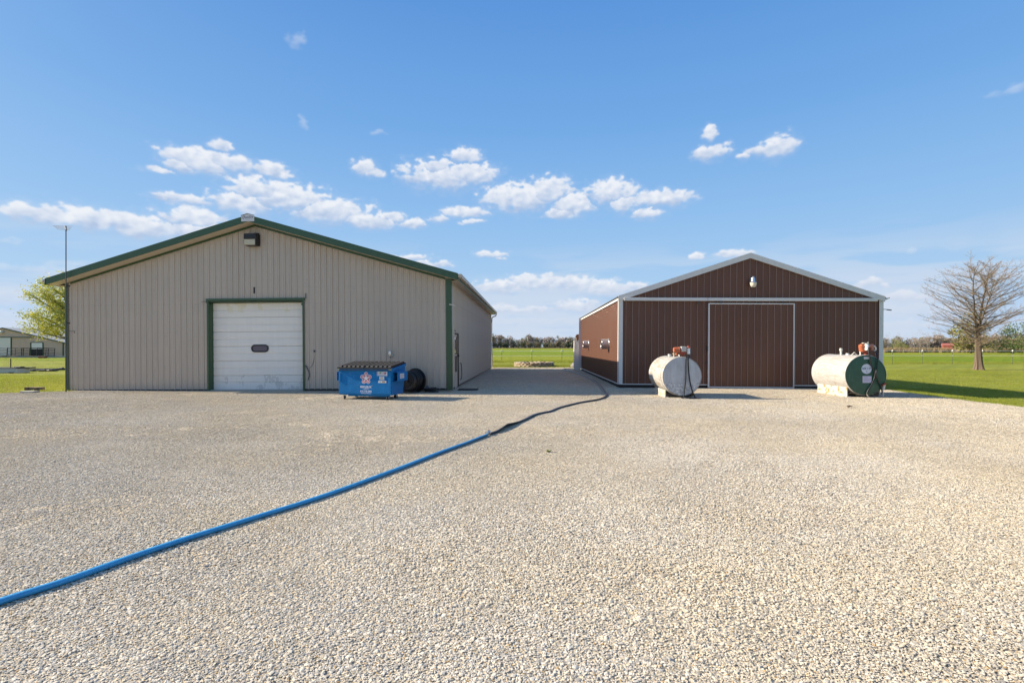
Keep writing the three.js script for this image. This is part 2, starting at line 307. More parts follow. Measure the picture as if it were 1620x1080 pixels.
// loose stones: clusters of angular stones, thousands of copies
const stoneMat = std(1, 1, 1, 0.92, { vertexColors: true });
stoneMat.specularIntensity = 0.25;
{
  const palette = () => { const t = rnd(), v = rr(0.78, 1.14); let c = t < 0.5 ? [0.645, 0.572, 0.448] : t < 0.74 ? [0.62, 0.52, 0.37] : t < 0.775 ? [0.50, 0.33, 0.15] : t < 0.93 ? [0.53, 0.485, 0.40] : [0.30, 0.275, 0.235]; return c.map((k) => k * v); };
  const clusters = [];
  seed(5);
  for (let v = 0; v < 8; v++) {
    const pos = [], col = [];
    for (let s = 0; s < 54; s++) {
      const g = new THREE.IcosahedronGeometry(1, 0), p = g.attributes.position, r = (rnd() < 0.05 ? rr(0.013, 0.020) : rr(0.0040, 0.0105)), fx = rr(0.8, 1.45), fy = rr(0.20, 0.42), fz = rr(0.7, 1.15);
      const a = rr(0, 6.283), d = 0.15 * Math.sqrt(rnd()), cx = Math.cos(a) * d, cz = Math.sin(a) * d, cy = rr(-0.002, 0.004), c = palette(), s0 = (rnd() * 1e6) | 0;
      const m = new THREE.Matrix4().compose(V(cx, cy, cz), new THREE.Quaternion().setFromEuler(new THREE.Euler(rr(-0.3, 0.3), rr(0, 6.28), rr(-0.3, 0.3))), V(r * fx, r * fy, r * fz));
      for (let i = 0; i < p.count; i++) {
        const q = V(p.getX(i), p.getY(i), p.getZ(i)), h = 0.76 + 0.42 * hash(Math.round(q.x * 50), Math.round(q.y * 50) * 131 + Math.round(q.z * 50), s0);
        q.multiplyScalar(h).applyMatrix4(m); pos.push(q.x, q.y, q.z); col.push(...c);
      }
    }
    const g = new THREE.BufferGeometry();
    g.setAttribute('position', new THREE.Float32BufferAttribute(pos, 3)); g.setAttribute('color', new THREE.Float32BufferAttribute(col, 3)); g.computeVertexNormals();
    clusters.push(g);
  }
  const spots = clusters.map(() => []);
  const put = (x, z, grow) => { if (inLot(x, z) && !(fbm(x * 0.35 + 4, z * 0.6, 3, 95) > 0.58 && rnd() < 0.4)) spots[(rnd() * 8) | 0].push([x, z, grow]); };
  const sow = (Z0, Z1, step, grow, x0 = -1e9, x1 = 1e9) => {
    for (let Z = Z0; Z < Z1; Z += step) { const half = Z * 1.04 + 1.2; for (let x = Math.max(-half, x0); x < Math.min(half, x1); x += step) put(x + rr(-0.5, 0.5) * step, -(Z + rr(-0.5, 0.5) * step), grow); }
  };
  sow(1.6, 9, 0.068, 1); sow(9, 15, 0.088, 1.08); sow(15, 22, 0.12, 1.25); sow(22, 41.7, 0.17, 1.35, -4.2, 6.4);
  const gravel = thing('gravel', 'loose angular limestone stones covering the yard', 'gravel');
  tag(gravel, null, null, null, 'stuff');
  const m4 = new THREE.Matrix4(), qd = new THREE.Quaternion(), ax = V(0, 1, 0), c = new THREE.Color();
  let total = 0;
  clusters.forEach((g, v) => {
    const im = new THREE.InstancedMesh(g, stoneMat, spots[v].length);
    spots[v].forEach(([x, z, grow], i) => {
      const k = grow * (0.54 + 0.58 * fbm(x * 0.45 + 20, z * 0.45, 3, 97)) * rr(0.85, 1.15), y = 0.006 + relief(x, z), t = 0.93 + 0.2 * (fbm(x * 0.35, z * 0.35, 3, 99) - 0.5) * 1.4;
      im.setMatrixAt(i, m4.compose(V(x, y, z), qd.setFromAxisAngle(ax, rr(0, 6.283)), V(k, k, k)));
      const w = fbm(x * 0.8 + 7, z * 0.8, 2, 103) - 0.5;
      im.setColorAt(i, c.setRGB(t * (1 + 0.06 * w), t, t * (1 - 0.14 * w)));
    });
    im.name = 'loose_stones'; im.userData.kind = 'stuff'; im.castShadow = im.receiveShadow = true; gravel.add(im); total += spots[v].length;
  });
  console.log('gravel clusters', total);
}

// grass blades along the lot's edges and on the near lawns
const bladeMat = new THREE.MeshPhysicalMaterial({ vertexColors: true, roughness: 0.95, transmission: 0.5, thickness: 0, side: THREE.DoubleSide, specularIntensity: 0.3 });
{
  seed(15);
  const variants = [];
  for (let v = 0; v < 4; v++) {
    const pos = [], col = [];
    for (let s = 0; s < 46; s++) {
      const a = rr(0, 6.283), d = 0.26 * Math.sqrt(rnd()), x = Math.cos(a) * d, z = Math.sin(a) * d, h = rr(0.025, 0.075), b = rr(0, 6.283), w = rr(0.003, 0.006), l = rr(0.01, 0.045), t = rr(0, 6.283);
      pos.push(x - Math.cos(b) * w, -0.01, z - Math.sin(b) * w, x + Math.cos(b) * w, -0.01, z + Math.sin(b) * w, x + Math.cos(t) * l, h, z + Math.sin(t) * l);
      const y = rnd(), c = y < 0.1 ? [0.32, 0.27, 0.12] : [mixn(0.22, 0.36, y), mixn(0.28, 0.37, y), 0.04];
      col.push(...c, ...c, ...c);
    }
    const g = new THREE.BufferGeometry(); g.setAttribute('position', new THREE.Float32BufferAttribute(pos, 3)); g.setAttribute('color', new THREE.Float32BufferAttribute(col, 3)); g.computeVertexNormals();
    variants.push(g);
  }
  const spots = variants.map(() => []);
  const sow = (x0, x1, Z0, Z1, step, grow, keep = () => true) => { for (let x = x0; x < x1; x += step) for (let Z = Z0; Z < Z1; Z += step) { const px = x + rr(-0.5, 0.5) * step, pz = -(Z + rr(-0.5, 0.5) * step); if (!inLot(px, pz) && keep(px, -pz)) spots[(rnd() * 4) | 0].push([px, pz, grow * rr(0.7, 1.3)]); } };
  sow(14, 24, 11, 24, 0.22, 0.8); sow(14.6, 40, 24, 44, 0.42, 1.1, (x, Z) => x > 15.9 && x < Z * 1.05 + 2);
  sow(-32, -16.7, 17.5, 30, 0.26, 0.9, (x, Z) => x > -Z * 1.05 - 2); sow(-4.5, 9, 41, 47, 0.3, 1.6);
  sow(-6, 14, 54, 58.5, 0.4, 3.2); sow(34, 68, 59.5, 62.5, 0.5, 3.4);
  const gr = thing('grass', 'short grass blades on the lawn edges and beside the fence', 'grass');
  tag(gr, null, null, null, 'stuff');
  const m4 = new THREE.Matrix4(), q = new THREE.Quaternion(), ax = V(0, 1, 0), c = new THREE.Color();
  variants.forEach((g, v) => {
    const im = new THREE.InstancedMesh(g, bladeMat, spots[v].length);
    spots[v].forEach(([x, z, k], i) => { im.setMatrixAt(i, m4.compose(V(x, groundHeight(x, z), z), q.setFromAxisAngle(ax, rr(0, 6.28)), V(k, k, k))); const t = 0.8 + 0.4 * fbm(x * 0.4, z * 0.4, 3, 107); im.setColorAt(i, c.setRGB(t * 1.02, t, t)); });
    im.name = 'grass_blades'; im.userData.kind = 'stuff'; im.castShadow = im.receiveShadow = true; gr.add(im);
  });
}
// ------------------------------------------------------------------ ribbed sheet metal walls
function ribZ(u, p, hgt = p > 0.26 ? 0.022 : 0.038) {                        // height of the rib profile at u metres along a sheet with ribs every p
  u = ((u % p) + p) % p;
  const seg = (a, b, ha, hb) => ha + (hb - ha) * clamp((u - a) / (b - a));
  const e = p - u, m = Math.min(u, e);
  if (m < 0.024) return m < 0.009 ? hgt : hgt * (0.024 - m) / 0.015;
  for (const c of [p / 3, 2 * p / 3]) { const d = Math.abs(u - c); if (d < 0.014) return d < 0.007 ? hgt / 4 : hgt / 4 * (0.014 - d) / 0.007; }
  return 0;
}
function ribBreaks(x0, x1, p, extra = []) {
  const b = [x0, x1, ...extra.filter((e) => e > x0 && e < x1)];
  for (let k = Math.floor(x0 / p) - 1; k <= Math.ceil(x1 / p) + 1; k++) for (const o of [0.009, 0.024, p - 0.024, p - 0.009, p / 3 - 0.014, p / 3 - 0.007, p / 3 + 0.007, p / 3 + 0.014, 2 * p / 3 - 0.014, 2 * p / 3 - 0.007, 2 * p / 3 + 0.007, 2 * p / 3 + 0.014]) { const x = k * p + o; if (x > x0 + 1e-4 && x < x1 - 1e-4) b.push(x); }
  return b.sort((a, c) => a - c);
}
// one sheet between x0 and x1; foot(xm) and head(x) give its lower and upper edges
function ribSheet(x0, x1, p, foot, head, extra = []) {
  const b = ribBreaks(x0, x1, p, extra), pos = [], col = [];
  for (let i = 0; i < b.length - 1; i++) {
    const a = b[i], c = b[i + 1], xm = (a + c) / 2, f = foot(xm);
    if (c - a < 1e-5) continue;
    const za = ribZ(a, p), zc = ribZ(c, p), ha = head(a), hc = head(c);
    if (ha - f < 0.005 && hc - f < 0.005) continue;
    pos.push(a, f, za, c, f, zc, c, hc, zc, a, f, za, c, hc, zc, a, ha, za);
    const crest = p > 0.26 && za > 0.02 && zc > 0.02 ? [2.1, 3.2, 4.2] : [1, 1, 1];      // brown rib crests coloured paler: chalky paint with highlights of the ribs painted in
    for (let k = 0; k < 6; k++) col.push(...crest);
  }
  if (!pos.length) return null;
  const g = new THREE.BufferGeometry(); g.setAttribute('position', new THREE.Float32BufferAttribute(pos, 3)); g.setAttribute('color', new THREE.Float32BufferAttribute(col, 3)); g.computeVertexNormals();
  return metreUV(g);
}
function ribWall(parent, mats, x0, x1, sheetW, p, foot, head, extra, place) {
  for (let x = x0, k = 0; x < x1 - 1e-4; x += sheetW, k++) {
    const g = ribSheet(x, Math.min(x1, x + sheetW), p, foot, head, extra);
    if (!g) continue;
    if (place) g.applyMatrix4(place);
    mesh('wall_panel', g, mats[(k * 7 + (k >> 1)) % 3], parent);
  }
}

// ------------------------------------------------------------------ the tan barn (left)
const A = { W: 15.05, H: 4.22, m: 0.29, L: 19.75, over: 0.52, eave: 0.35 };
const tanBarn = thing('tan_barn', 'large tan ribbed steel barn with green trim and white overhead door', 'barn', [-9.82, 0, -19.43]);
tanBarn.rotation.set(0, -0.035, 0.0075); tanBarn.updateMatrixWorld(true);
{
  const hw = A.W / 2, yu = (x) => A.H + (hw - Math.abs(x)) * A.m, dw = 1.83, dh = 3.42;
  const foot = (x) => (Math.abs(x) < dw + 0.03 ? dh + 0.05 : 0.06);
  ribWall(tanBarn, M.tan, -hw, hw, 0.9144, 0.2286, foot, (x) => yu(x), [-dw - 0.03, dw + 0.03, 0]);
  // side wall to the lane: local x runs back along the wall
  const right = new THREE.Matrix4().makeRotationY(Math.PI / 2).setPosition(hw, 0, 0);
  const doorA = 0.72, doorB = 1.82;
  ribWall(tanBarn, M.tan, 0, A.L, 0.9144, 0.2286, (x) => (x > doorA && x < doorB ? 2.2 : 0.06), () => A.H, [doorA, doorB], right);
  mesh('side_wall', [box(0.05, A.H - 0.06, A.L - 0.1, -hw + 0.03, A.H / 2 + 0.03, -A.L / 2)], M.tanPlain, tanBarn);
  mesh('rear_wall', [prism([[-hw, 0.06], [hw, 0.06], [hw, A.H], [0, yu(0)], [-hw, A.H]], -A.L, -A.L + 0.05)], M.tanPlain, tanBarn);
  for (const g of [box(hw - dw - 0.05, 0.07, 0.03, -(hw + dw + 0.05) / 2, 0.045, 0.01), box(hw - dw - 0.05, 0.07, 0.03, (hw + dw + 0.05) / 2, 0.045, 0.01), box(0.03, 0.07, A.L - 1.9, hw + 0.01, 0.045, -A.L / 2 - 0.95)]) mesh('base_trim', [g], M.dark, tanBarn);
  // foundation below the sheets, so that the barn stands in the gravel
  mesh('foundation', [box(A.W - 0.06, 0.35, A.L - 0.06, 0, -0.125, -A.L / 2)], M.concrete, tanBarn);
  // corner trims
  mesh('corner_trim', [box(0.20, A.H - 0.02, 0.012, hw - 0.07, A.H / 2, 0.041), box(0.012, A.H - 0.02, 0.14, hw + 0.041, A.H / 2, -0.023)], M.green, tanBarn);
  mesh('corner_trim', [box(0.13, A.H - 0.02, 0.012, -hw + 0.035, A.H / 2, 0.041), box(0.012, A.H - 0.02, 0.16, -hw - 0.030, A.H / 2, -0.044)], M.green, tanBarn);
  mesh('corner_trim', [box(0.012, A.H - 0.02, 0.14, hw + 0.041, A.H / 2, -A.L + 0.034)], M.tanTrim, tanBarn);
  // roof
  const ex = hw + A.eave, ye = yu(ex) - 0, back = -A.L - 0.3;
  const yr = (x) => A.H + (hw - Math.abs(x)) * A.m;
  const slope = (s, lo, hi, x0, x1) => { const pts = [[s * x0, yr(x0) + lo], [s * x1, yr(x1) + lo], [s * x1, yr(x1) + hi], [s * x0, yr(x0) + hi]]; return s > 0 ? pts : pts.reverse(); };
  for (const s of [-1, 1]) {
    mesh('roof', [prism(slope(s, 0.17, 0.225, 0, ex - 0.01), back, A.over - 0.03)], M.green, tanBarn);
    mesh('rake_trim', [prism(slope(s, -0.01, 0.24, 0.0, ex), A.over - 0.027, A.over)], M.green, tanBarn);
    mesh('soffit', [prism(slope(s, 0.0, 0.02, 0.0, ex - 0.01), 0.05, A.over - 0.03)], M.tanTrim, tanBarn);
    mesh('gable_trim', [prism(slope(s, -0.085, -0.002, 0.0, hw - 0.2), 0.034, 0.05)], M.green, tanBarn);
    // eaves: soffit, fascia, gutter
    mesh('soffit', [box(A.eave - 0.05, 0.02, A.L + 0.2, s * (hw + A.eave / 2 + 0.005), A.H - 0.09, -A.L / 2 - 0.06)], M.tanTrim, tanBarn);
    mesh('eave_fascia', [box(0.02, 0.22, A.L + 0.82, s * (ex - 0.012), ye + 0.105, -A.L / 2 + 0.125)], M.green, tanBarn);
    const gx = s * (ex + 0.065), gy = ye + 0.15;
    mesh('gutter', [box(0.12, 0.015, A.L + 0.75, gx, gy - 0.06, -A.L / 2 + 0.12), box(0.015, 0.13, A.L + 0.75, gx + s * 0.056, gy, -A.L / 2 + 0.12), box(0.015, 0.13, A.L + 0.75, gx - s * 0.05, gy, -A.L / 2 + 0.12), box(0.12, 0.13, 0.012, gx, gy, A.over - 0.04)], M.tanTrim, tanBarn);
  }
  mesh('ridge_cap', [prism([[-0.22, yr(0.22) + 0.228], [0, yr(0) + 0.228], [0.22, yr(0.22) + 0.228], [0, yr(0) + 0.262]].reverse(), back, A.over)], M.green, tanBarn);
  mesh('downspout', [tube([[ex + 0.06, ye + 0.1, -A.L - 0.1], [ex + 0.05, ye - 0.08, -A.L - 0.1], [hw + 0.12, ye - 0.2, -A.L - 0.1], [hw + 0.08, ye - 0.5, -A.L - 0.1], [hw + 0.08, 0.1, -A.L - 0.1]], 0.04, 8, 40)], M.tanTrim, tanBarn);
  // overhead door set back in a green reveal
  const rec = 0.24;
  mesh('door_jamb', [box(0.075, dh + 0.05, 0.02, -dw - 0.0375, (dh + 0.05) / 2, 0.046), box(0.02, dh, rec + 0.02, -dw - 0.008, dh / 2, -rec / 2 + 0.010)], M.green, tanBarn);
  mesh('door_jamb', [box(0.075, dh + 0.05, 0.02, dw + 0.0375, (dh + 0.05) / 2, 0.046), box(0.02, dh, rec + 0.02, dw + 0.008, dh / 2, -rec / 2 + 0.010)], M.green, tanBarn);
  mesh('door_header', [box(2 * dw + 0.20, 0.09, 0.05, 0, dh + 0.095, 0.055), box(2 * dw, 0.02, rec + 0.02, 0, dh + 0.02, -rec / 2 + 0.012)], M.green, tanBarn);
  const od = new THREE.Group(); od.name = 'overhead_door'; od.position.set(0, 0.02, -rec); tanBarn.add(od);
  const T_door = dataTex(512, (u, v) => {       // scuffs and mud where the door is kicked, rust weeping at the top
    const n = fbm(u * 9, v * 30, 5, 201), f = fbm(u * 70, v * 40, 3, 205), streak = fbm(u * 60, v * 4, 4, 207);
    let k = 0.80 - 0.05 * (n - 0.5) - 0.05 * (streak - 0.5);
    const low = v < 0.17 && fbm(u * 14, v * 9, 4, 209) > 0.56 && f > 0.42; if (low) k *= 0.80;
    const rust = v > 0.88 && fbm(u * 10 + 4, v * 6, 4, 211) > 0.56;
    return rust ? [k * 0.95, k * 0.88, k * 0.70] : [k, k * 0.95, k * 0.86];
  });
  const doorMat = std(0.98, 0.98, 0.98, 0.5, { map: T_door });
  const secH = (dh - 0.02) / 6;
  for (let k = 0; k < 6; k++) {                 // six sections, each pressed with a middle groove and fine ribs
    const y = k * secH, g = [], steps = [[0, 0.0], [0.012, 0.022], [0.04, 0.028], [secH / 2 - 0.03, 0.028], [secH / 2 - 0.012, 0.012], [secH / 2 + 0.012, 0.012], [secH / 2 + 0.03, 0.028], [secH - 0.04, 0.028], [secH - 0.012, 0.022], [secH - 0.002, 0.0]];
    const pos = [], uv = [];
    for (let i = 0; i < steps.length - 1; i++) {
      const [ya, za] = steps[i], [yb, zb] = steps[i + 1], q = [[-dw + 0.01, ya, za], [dw - 0.01, ya, za], [dw - 0.01, yb, zb], [-dw + 0.01, yb, zb]];
      for (const j of [0, 1, 2, 0, 2, 3]) { pos.push(q[j][0], q[j][1] + y, q[j][2]); uv.push(q[j][0] / (2 * dw) + 0.5, (q[j][1] + y) / dh); }
    }
    const s = new THREE.BufferGeometry(); s.setAttribute('position', new THREE.Float32BufferAttribute(pos, 3)); s.setAttribute('uv', new THREE.Float32BufferAttribute(uv, 2)); s.computeVertexNormals();
    mesh('door_section', s, doorMat, od);
  }
  mesh('bottom_seal', [box(2 * dw - 0.03, 0.03, 0.03, 0, -0.012, 0.012)], M.rubber, od);
  mesh('door_backing', [box(2 * dw + 0.1, dh + 0.1, 0.03, 0, dh / 2, -0.05)], M.dark, od);
  const wy = 1.62, stad = (w, h) => { const s = new THREE.Shape(), r = h / 2; s.absarc(-w / 2 + r, 0, r, Math.PI / 2, 1.5 * Math.PI); s.absarc(w / 2 - r, 0, r, -Math.PI / 2, Math.PI / 2); s.closePath(); return s; };
  const fr = stad(0.68, 0.29); fr.holes.push(stad(0.60, 0.21));
  mesh('window_frame', [new THREE.ExtrudeGeometry(fr, { depth: 0.03, bevelEnabled: true, bevelSize: 0.006, bevelThickness: 0.006, bevelSegments: 2 }).translate(0.03, wy, 0.02)], M.black, od);
  mesh('window_pane', [new THREE.ExtrudeGeometry(stad(0.61, 0.22), { depth: 0.006, bevelEnabled: false }).translate(0.03, wy, 0.03)], std(0.11, 0.085, 0.115, 0.12), od);
  // louvre slot and a rubber latch above the door
  mesh('slot_vent', [rbox(0.055, 0.24, 0.03, 0.008, -0.05, 3.87, 0.03)], M.dark, tanBarn);
  mesh('door_latch', [rbox(0.1, 0.06, 0.05, 0.01, dw - 0.09, dh - 0.09, -rec + 0.06), rod([dw - 0.09, dh - 0.12, -rec + 0.06], [dw - 0.03, dh - 0.04, -rec + 0.09], 0.012)], M.dark, tanBarn);
  mesh('wire_bracket', [rod([-dw - 0.3, dh + 0.03, 0.03], [-dw - 0.07, dh + 0.02, 0.07], 0.007), rod([-dw - 0.12, dh + 0.1, 0.03], [-dw - 0.09, dh - 0.02, 0.06], 0.012)], M.steelDark, tanBarn);
  mesh('wire_bracket', [rod([dw + 0.13, dh + 0.32, 0.03], [dw + 0.13, dh + 0.12, 0.04], 0.012), rod([dw + 0.13, dh + 0.15, 0.04], [dw + 0.17, dh + 0.13, 0.09], 0.01)], M.steelDark, tanBarn);
  mesh('wall_hook', [rod([-hw + 0.05, 2.36, 0.03], [-hw + 0.32, 2.36, 0.05], 0.009), tube([[-hw + 0.3, 2.36, 0.05], [-hw + 0.38, 2.37, 0.09], [-hw + 0.39, 2.28, 0.09]], 0.012, 6)], M.steelDark, tanBarn);
  mesh('wall_cable', [tube([[dw + 0.10, 0.98, 0.03], [dw + 0.16, 0.90, 0.06], [dw + 0.23, 0.75, 0.05], [dw + 0.24, 0.55, 0.05], [dw + 0.20, 0.42, 0.06]], 0.018, 6), tube([[dw + 0.26, 0.86, 0.05], [dw + 0.36, 0.98, 0.04], [dw + 0.43, 1.2, 0.03], [dw + 0.45, 1.5, 0.03]], 0.008, 6), rbox(0.06, 0.09, 0.05, 0.01, dw + 0.45, 1.52, 0.03)], M.steelDark, tanBarn);
  // walk door in the side wall
  const sd = new THREE.Group(); sd.name = 'walk_door'; sd.position.set(hw - 0.05, 0, 0); tanBarn.add(sd);
  const z = (s) => -s;
  mesh('door_frame', [box(0.08, 2.2, 0.05, 0.035, 1.1, z(doorA + 0.025)), box(0.08, 2.2, 0.05, 0.035, 1.1, z(doorB - 0.025)), box(0.08, 0.05, doorB - doorA - 0.1, 0.035, 2.175, z((doorA + doorB) / 2))], M.dark, sd);
  mesh('door_leaf', [box(0.04, 0.6, 0.98, 0.02, 0.33, z(1.27)), box(0.04, 1.5, 0.10, 0.02, 1.385, z(0.83)), box(0.04, 1.5, 0.10, 0.02, 1.385, z(1.71)), box(0.04, 0.08, 0.78, 0.02, 2.095, z(1.27)), box(0.04, 0.06, 0.78, 0.02, 1.31, z(1.27))], M.tanPlain, sd);
  mesh('glass_pane', [box(0.008, 0.70, 0.78, 0.022, 1.695, z(1.27))], std(0.05, 0.05, 0.05, 0.03, { metalness: 0 }), sd);
  sd.children[sd.children.length - 1].material = new THREE.MeshPhysicalMaterial({ color: 0x0a0a0a, roughness: 0.03, specularIntensity: 1, ior: 2.2 });
  mesh('lower_pane', [box(0.01, 0.64, 0.78, 0.022, 0.955, z(1.27))], M.black, sd);
  mesh('handle', [rbox(0.07, 0.13, 0.04, 0.01, 0.07, 1.3, z(1.72)), rod([0.06, 1.3, z(1.72)], [0.14, 1.26, z(1.66)], 0.012)], M.black, sd);
  mesh('door_closer', [rbox(0.06, 0.05, 0.2, 0.01, 0.07, 2.28, z(0.78))], M.black, sd);
  mesh('hand_rail', [tube([[0.06, 0.95, z(2.15)], [0.13, 0.95, z(2.15)], [0.14, 0.90, z(2.15)], [0.14, 0.3, z(2.15)], [0.08, 0.26, z(2.15)]], 0.018, 8, 30)], M.steelDark, sd);
  mesh('meter_panel', [rbox(0.09, 0.8, 0.5, 0.01, hw + 0.07, 1.58, -19.2), rbox(0.12, 0.2, 0.25, 0.03, hw + 0.1, 1.85, -19.2)], M.whiteTrim, tanBarn);
  mesh('insulator', [rod([hw - 0.05, 3.25, 0.04], [hw + 0.12, 3.22, 0.05], 0.018), rod([hw + 0.06, 3.22, 0.05], [hw + 0.2, 3.2, 0.03], 0.01)], M.whiteTrim, tanBarn);
}
const onTan = (o, x, y, z) => { o.position.copy(tanBarn.localToWorld(V(x, y, z))); o.rotation.copy(tanBarn.rotation); return o; };
{
  const lamp = onTan(thing('wall_lamp', 'black floodlight with frosted lens high on the tan barn gable', 'lamp'), -0.06, 5.78, 0.02);
  mesh('housing', [rbox(0.46, 0.20, 0.28, 0.02, 0, 0.11, 0.17), box(0.46, 0.24, 0.02, 0, -0.11, 0.025), rbox(0.04, 0.44, 0.29, 0.01, 0.235, -0.01, 0.165)], M.black, lamp);
  mesh('lens', [rbox(0.44, 0.22, 0.24, 0.02, -0.005, -0.105, 0.16)], std(0.55, 0.5, 0.36, 0.35, { map: rep(T_weather, 0.5) }), lamp);
  mesh('base_rim', [rbox(0.40, 0.03, 0.22, 0.01, 0.01, -0.225, 0.15)], M.steelDark, lamp);
  mesh('mounting_arm', [rbox(0.18, 0.06, 0.10, 0.02, 0.16, 0.235, 0.09)], M.black, lamp);
}
{
  const sign = onTan(thing('gable_sign', 'small white house shaped sign lettered Quality at the barn peak', 'sign'), 0, 6.41, A.over + 0.004);
  const c = document.createElement('canvas'); c.width = 512; c.height = 300; const x = c.getContext('2d');
  x.fillStyle = '#dcdcdd'; x.fillRect(0, 0, 512, 300); x.fillStyle = '#26304a'; x.textAlign = 'center';
  x.font = 'italic bold 132px serif'; x.save(); x.translate(252, 178); x.transform(1, -0.03, -0.14, 1, 0, 0); x.fillText('Quality', 0, 0, 440); x.restore();
  x.strokeStyle = '#26304a'; x.lineWidth = 8; x.beginPath(); x.moveTo(40, 120); x.bezierCurveTo(40, 60, 130, 50, 140, 110); x.stroke();
  x.fillStyle = '#8a90a0'; x.font = 'bold 34px sans-serif'; x.fillText('BUILDINGS', 270, 236, 330);
  const t = new THREE.CanvasTexture(c); t.colorSpace = THREE.SRGBColorSpace;
  const w = 0.245, pts = [[-w, -0.02], [w, -0.02], [w, 0.19], [0, 0.26], [-w, 0.19]];
  const g = prism(pts, 0, 0.014), p = g.attributes.position, uv = g.attributes.uv;
  for (let i = 0; i < p.count; i++) uv.setXY(i, (p.getX(i) + w) / (2 * w), (p.getY(i) + 0.02) / 0.28);
  mesh('plate', g, std(0.85, 0.85, 0.85, 0.5, { map: t }), sign);
  mesh('cap', [prism([[-w - 0.01, 0.192], [-w - 0.01, 0.205], [0, 0.277], [w + 0.01, 0.205], [w + 0.01, 0.192], [0, 0.262]].reverse(), -0.002, 0.03)], M.steelDark, sign);
}
{
  const pipe = onTan(thing('exhaust_pipe', 'short galvanised exhaust pipe on the tan wall above the dumpster', 'pipe'), 5.22, 1.3, 0.02);
  mesh('elbow', [tube([[0, 0, -0.02], [0, 0.01, 0.10], [0, 0.06, 0.13], [0, 0.2, 0.13]], 0.055, 14, 24)], M.galv, pipe);
  mesh('collar', [new THREE.TorusGeometry(0.058, 0.010, 8, 20).rotateX(Math.PI / 2).translate(0, 0.2, 0.13)], M.galv, pipe);
  mesh('collar', [new THREE.TorusGeometry(0.075, 0.014, 8, 20).translate(0, 0, 0.012)], M.galv, pipe);
}
{
  const ant = thing('antenna', 'old television antenna on a tall thin mast at the tan barn corner', 'antenna', [-16.82, 0, -19.05]);
  const mastM = std(0.07, 0.072, 0.08, 0.7);
  mesh('mast', [cyl(0.021, 0.017, 6.2, 10, 0, 3.1, 0)], mastM, ant);
  for (const y of [2.6, 4.0]) mesh('clamp', [box(0.09, 0.05, 0.12, 0, y, -0.08)], mastM, ant);
  const boom = mesh('boom', [rod([-0.24, 6.29, -0.25], [0.36, 6.00, 0.40], 0.03)], mastM, ant);
  for (let k = 0; k < 4; k++) { const t = k / 3, c = [mixn(-0.22, 0.31, t), mixn(6.28, 6.01, t), mixn(-0.24, 0.38, t)], L = 0.62 - 0.07 * k; mesh('element', [rod([c[0] - L * 0.85, c[1] + 0.05, c[2] - 0.05], [c[0] + L * 0.62, c[1] - 0.02, c[2] + 0.25 * L], 0.007, 0.006, 5)], mastM, boom); }
  mesh('mast_cap', [cyl(0.026, 0.022, 0.07, 10, 0, 6.22, 0)], M.steelDark, ant);
}
